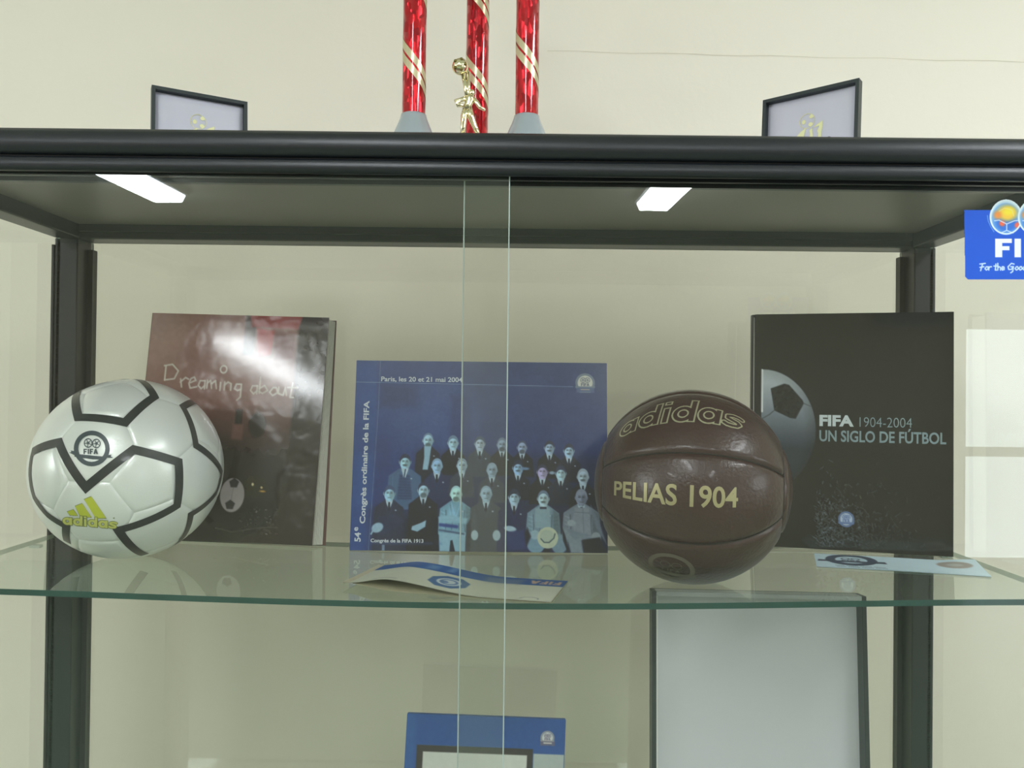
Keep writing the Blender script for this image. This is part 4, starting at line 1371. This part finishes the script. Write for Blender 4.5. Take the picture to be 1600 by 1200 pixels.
def column(dx, dy, r, z0, ph0, cup):
    c = thing  # noqa
    cyl = MB().lathe([(r, z0), (r, TOPC)], 40, (dx, dy))
    co = soften(cyl.build('column', M_red, trophy), 50)
    # two parallel gold stripes winding round the column
    pitch = .106
    for off in (0, .0150):
        vs = []; fs = []
        n = 150
        L = (TOPC - z0 - .032)
        for i in range(n + 1):
            z = z0 + .004 + L * i / n
            a = -math.pi / 2 - 2 * math.pi * (z - ph0) / pitch
            for w_ in (0, .0112):
                vs.append((dx + (r + .0003) * math.cos(a), dy + (r + .0003) * math.sin(a), z + off + w_))
        for i in range(n):
            fs.append((2 * i, 2 * i + 2, 2 * i + 3, 2 * i + 1))
        MB().add(vs, fs).build('gold_stripe', M_gold2, co, True)
    if cup:
        MB().lathe([(r + .013, .038), (r + .0125, .044), (r + .0105, .052), (r + .0075, .060), (r + .0045, .067), (r + .0022, .073), (r + .0012, .0770), (r - .001, .0778)], 36, (dx, dy)).build('cup', M_cup, trophy, True)
    else:
        MB().lathe([(r + .010, .038), (r + .006, .046), (r + .001, .050)], 30, (dx, dy)).build('cup', M_cup, trophy, True)
    return co


yv = .985
column(-.1215 + .053, .957 - yv, .0139, .0765, .1211, True)
column(.0140 + .053, .957 - yv, .0139, .0765, .1294, True)
column(-.0490 + .053, 1.022 - yv, .0144, .048, .1300, False)
MB().lathe([(.008, .400), (.012, .404), (.006, .415), (.006, .440), (.022, .455), (.032, .485), (.034, .51), (.031, .51), (.0, .47)], 28).build('cup_top', M_goldp, trophy, True)
# gilt player with a ball held overhead, standing before the middle column
fx, fy_ = -.0040, .938 - yv
k = .00075
def fg(px, py, d=0.0):      # figure plane
    return (fx + (px - 732) * k, fy_ + d, .0985 + (145 - py) * k)
MB().lathe([(.014, .038), (.014, .042), (.006, .045)], 20, (fx + .001, fy_)).build('figure_stand', M_goldp, trophy)
fb = MB()
fb.ball(fg(740, 146), .0036, 14, (1, 1, 1.15)); fb.tube([fg(738, 149.5), fg(737, 152)], .0020, 8)
fb.tube([fg(738, 151), fg(737, 156), fg(734, 165), fg(732, 173)], [.0050, .0060, .0046, .0056], 12)
fb.tube([fg(732, 170), fg(728, 184, -.002), fg(727, 200, -.001), fg(726, 214, .001)], [.0048, .0040, .0031, .0028], 10)
fb.tube([fg(734, 170), fg(739, 184, .001), fg(746, 200, .002), fg(751, 214, .002)], [.0048, .0040, .0031, .0028], 10)
fb.tube([fg(741, 154), fg(748, 162, -.002), fg(753, 170, -.003), fg(761, 175, -.004)], [.0030, .0026, .0023, .0016], 8)
fb.tube([fg(733, 154), fg(725, 158, -.003), fg(716, 162, -.004), fg(719, 168, -.005), fg(727, 168, -.005)], [.0030, .0028, .0034, .0028, .0024], 8)
fb.tube([fg(734, 155), fg(731, 140, -.001), fg(726, 118, -.001)], [.0034, .0030, .0026], 8)
fb.tube([fg(735, 150), fg(734, 135, .002), fg(733, 113, .001)], [.0028, .0026, .0022], 8)
fb.ball(fg(726, 215, -.003), .0034, 10, (1.2, 1.8, .8)); fb.ball(fg(752, 215, -.001), .0034, 10, (1.2, 1.8, .8))
fb.build('figure', M_goldp, trophy, True)
gb = MB().ball(fg(721, 105), .0098, 20)
gb.build('figure_ball', M_goldp, trophy, True)
for a in range(5):
    t = a * 1.2566
    c = Vector(fg(721, 105)) + Vector((math.cos(t) * .0062, -.0072, math.sin(t) * .0062))
    MB().ball(c[:], .0022, 8).build('ball_stud', mat('dark_gold', (120, 108, 60), .3, metal=1.0), trophy, True)

# ------------------------------------------------------------------ lower shelf: blue folder and large open case
fw_, fh_ = .2120, .2625
fl = R(6)
fold = thing('blue_folder', 'blue folder with a dark-framed white panel on the lower shelf', 'folder', (-.0375, 1.045, EYE + LOW + .0048), (-fl, R(2.0), R(1)))
Fo = Canvas(0, 250, 0, 316, 250, 316, (40, 78, 150))
Fo.rect(0, 14, 0, 316, (46, 92, 160), 4, .6)
Fo.rect(18, 200, 47, 250, (58, 46, 50), 1); Fo.rect(28, 191, 57, 240, (204, 206, 200), .8)
Fo.rect(201, 249, 54, 250, (172, 180, 178), 1)
Fo.emblem(222, 29, 11, (150, 146, 150), (206, 206, 206), (100, 90, 120), .8, tail=False)
Fo.rect(211, 234, 34.5, 41, (96, 90, 120), .6); Fo.rect(216, 229, 36, 38, (206, 200, 196), .5)
Fo.noise(3, 4)
Fo.build('cover_print', lambda X, Y: np.stack([-fw_ / 2 + X / 250 * fw_, np.full(len(X), -.0004), fh_ - Y / 316 * fh_], 1), print_mat('folder_print', .4), fold)
MB().box(-fw_ / 2, fw_ / 2, 0, .008, 0, fh_, .001).build('body', mat('blue_folder_card', (40, 78, 150), .4), fold)

cw, chh = .2840, .432
cl = R(4.5)
big = thing('document_case', 'large open case with silver-grey lining and dark edges below the shelf', 'case', (.333, 1.055, EYE + LOW + .0005), (-cl, 0, R(-3)))
M_grey = mat('silver_grey_lining', (202, 203, 208), .55, var=.02, vscale=4)
M_cedge = mat('dark_case_rim', (46, 50, 54), .4)
MB().box(-cw / 2, cw / 2, .012, .016, .001, chh, .0005).build('back_board', M_cedge, big)
MB().box(-cw / 2 + .006, cw / 2 - .006, .009, .012, .006, chh - .006).build('lining', M_grey, big)
for a, b in ((-cw / 2, -cw / 2 + .006), (cw / 2 - .006, cw / 2)):
    MB().box(a, b, -.012, .012, .002, chh, .0008).build('side_rim', M_cedge, big)
MB().box(-cw / 2 + .006, -cw / 2 + .008, -.010, .0088, .006, chh - .006).build('rim_lining', M_white, big)
MB().box(-cw / 2 + .006, cw / 2 - .006, -.012, .012, chh - .006, chh, .0008).build('top_rim', M_grey, big)
MB().box(-cw / 2 + .006, cw / 2 - .006, -.012, .012, .002, .008, .0008).build('bottom_rim', M_cedge, big)
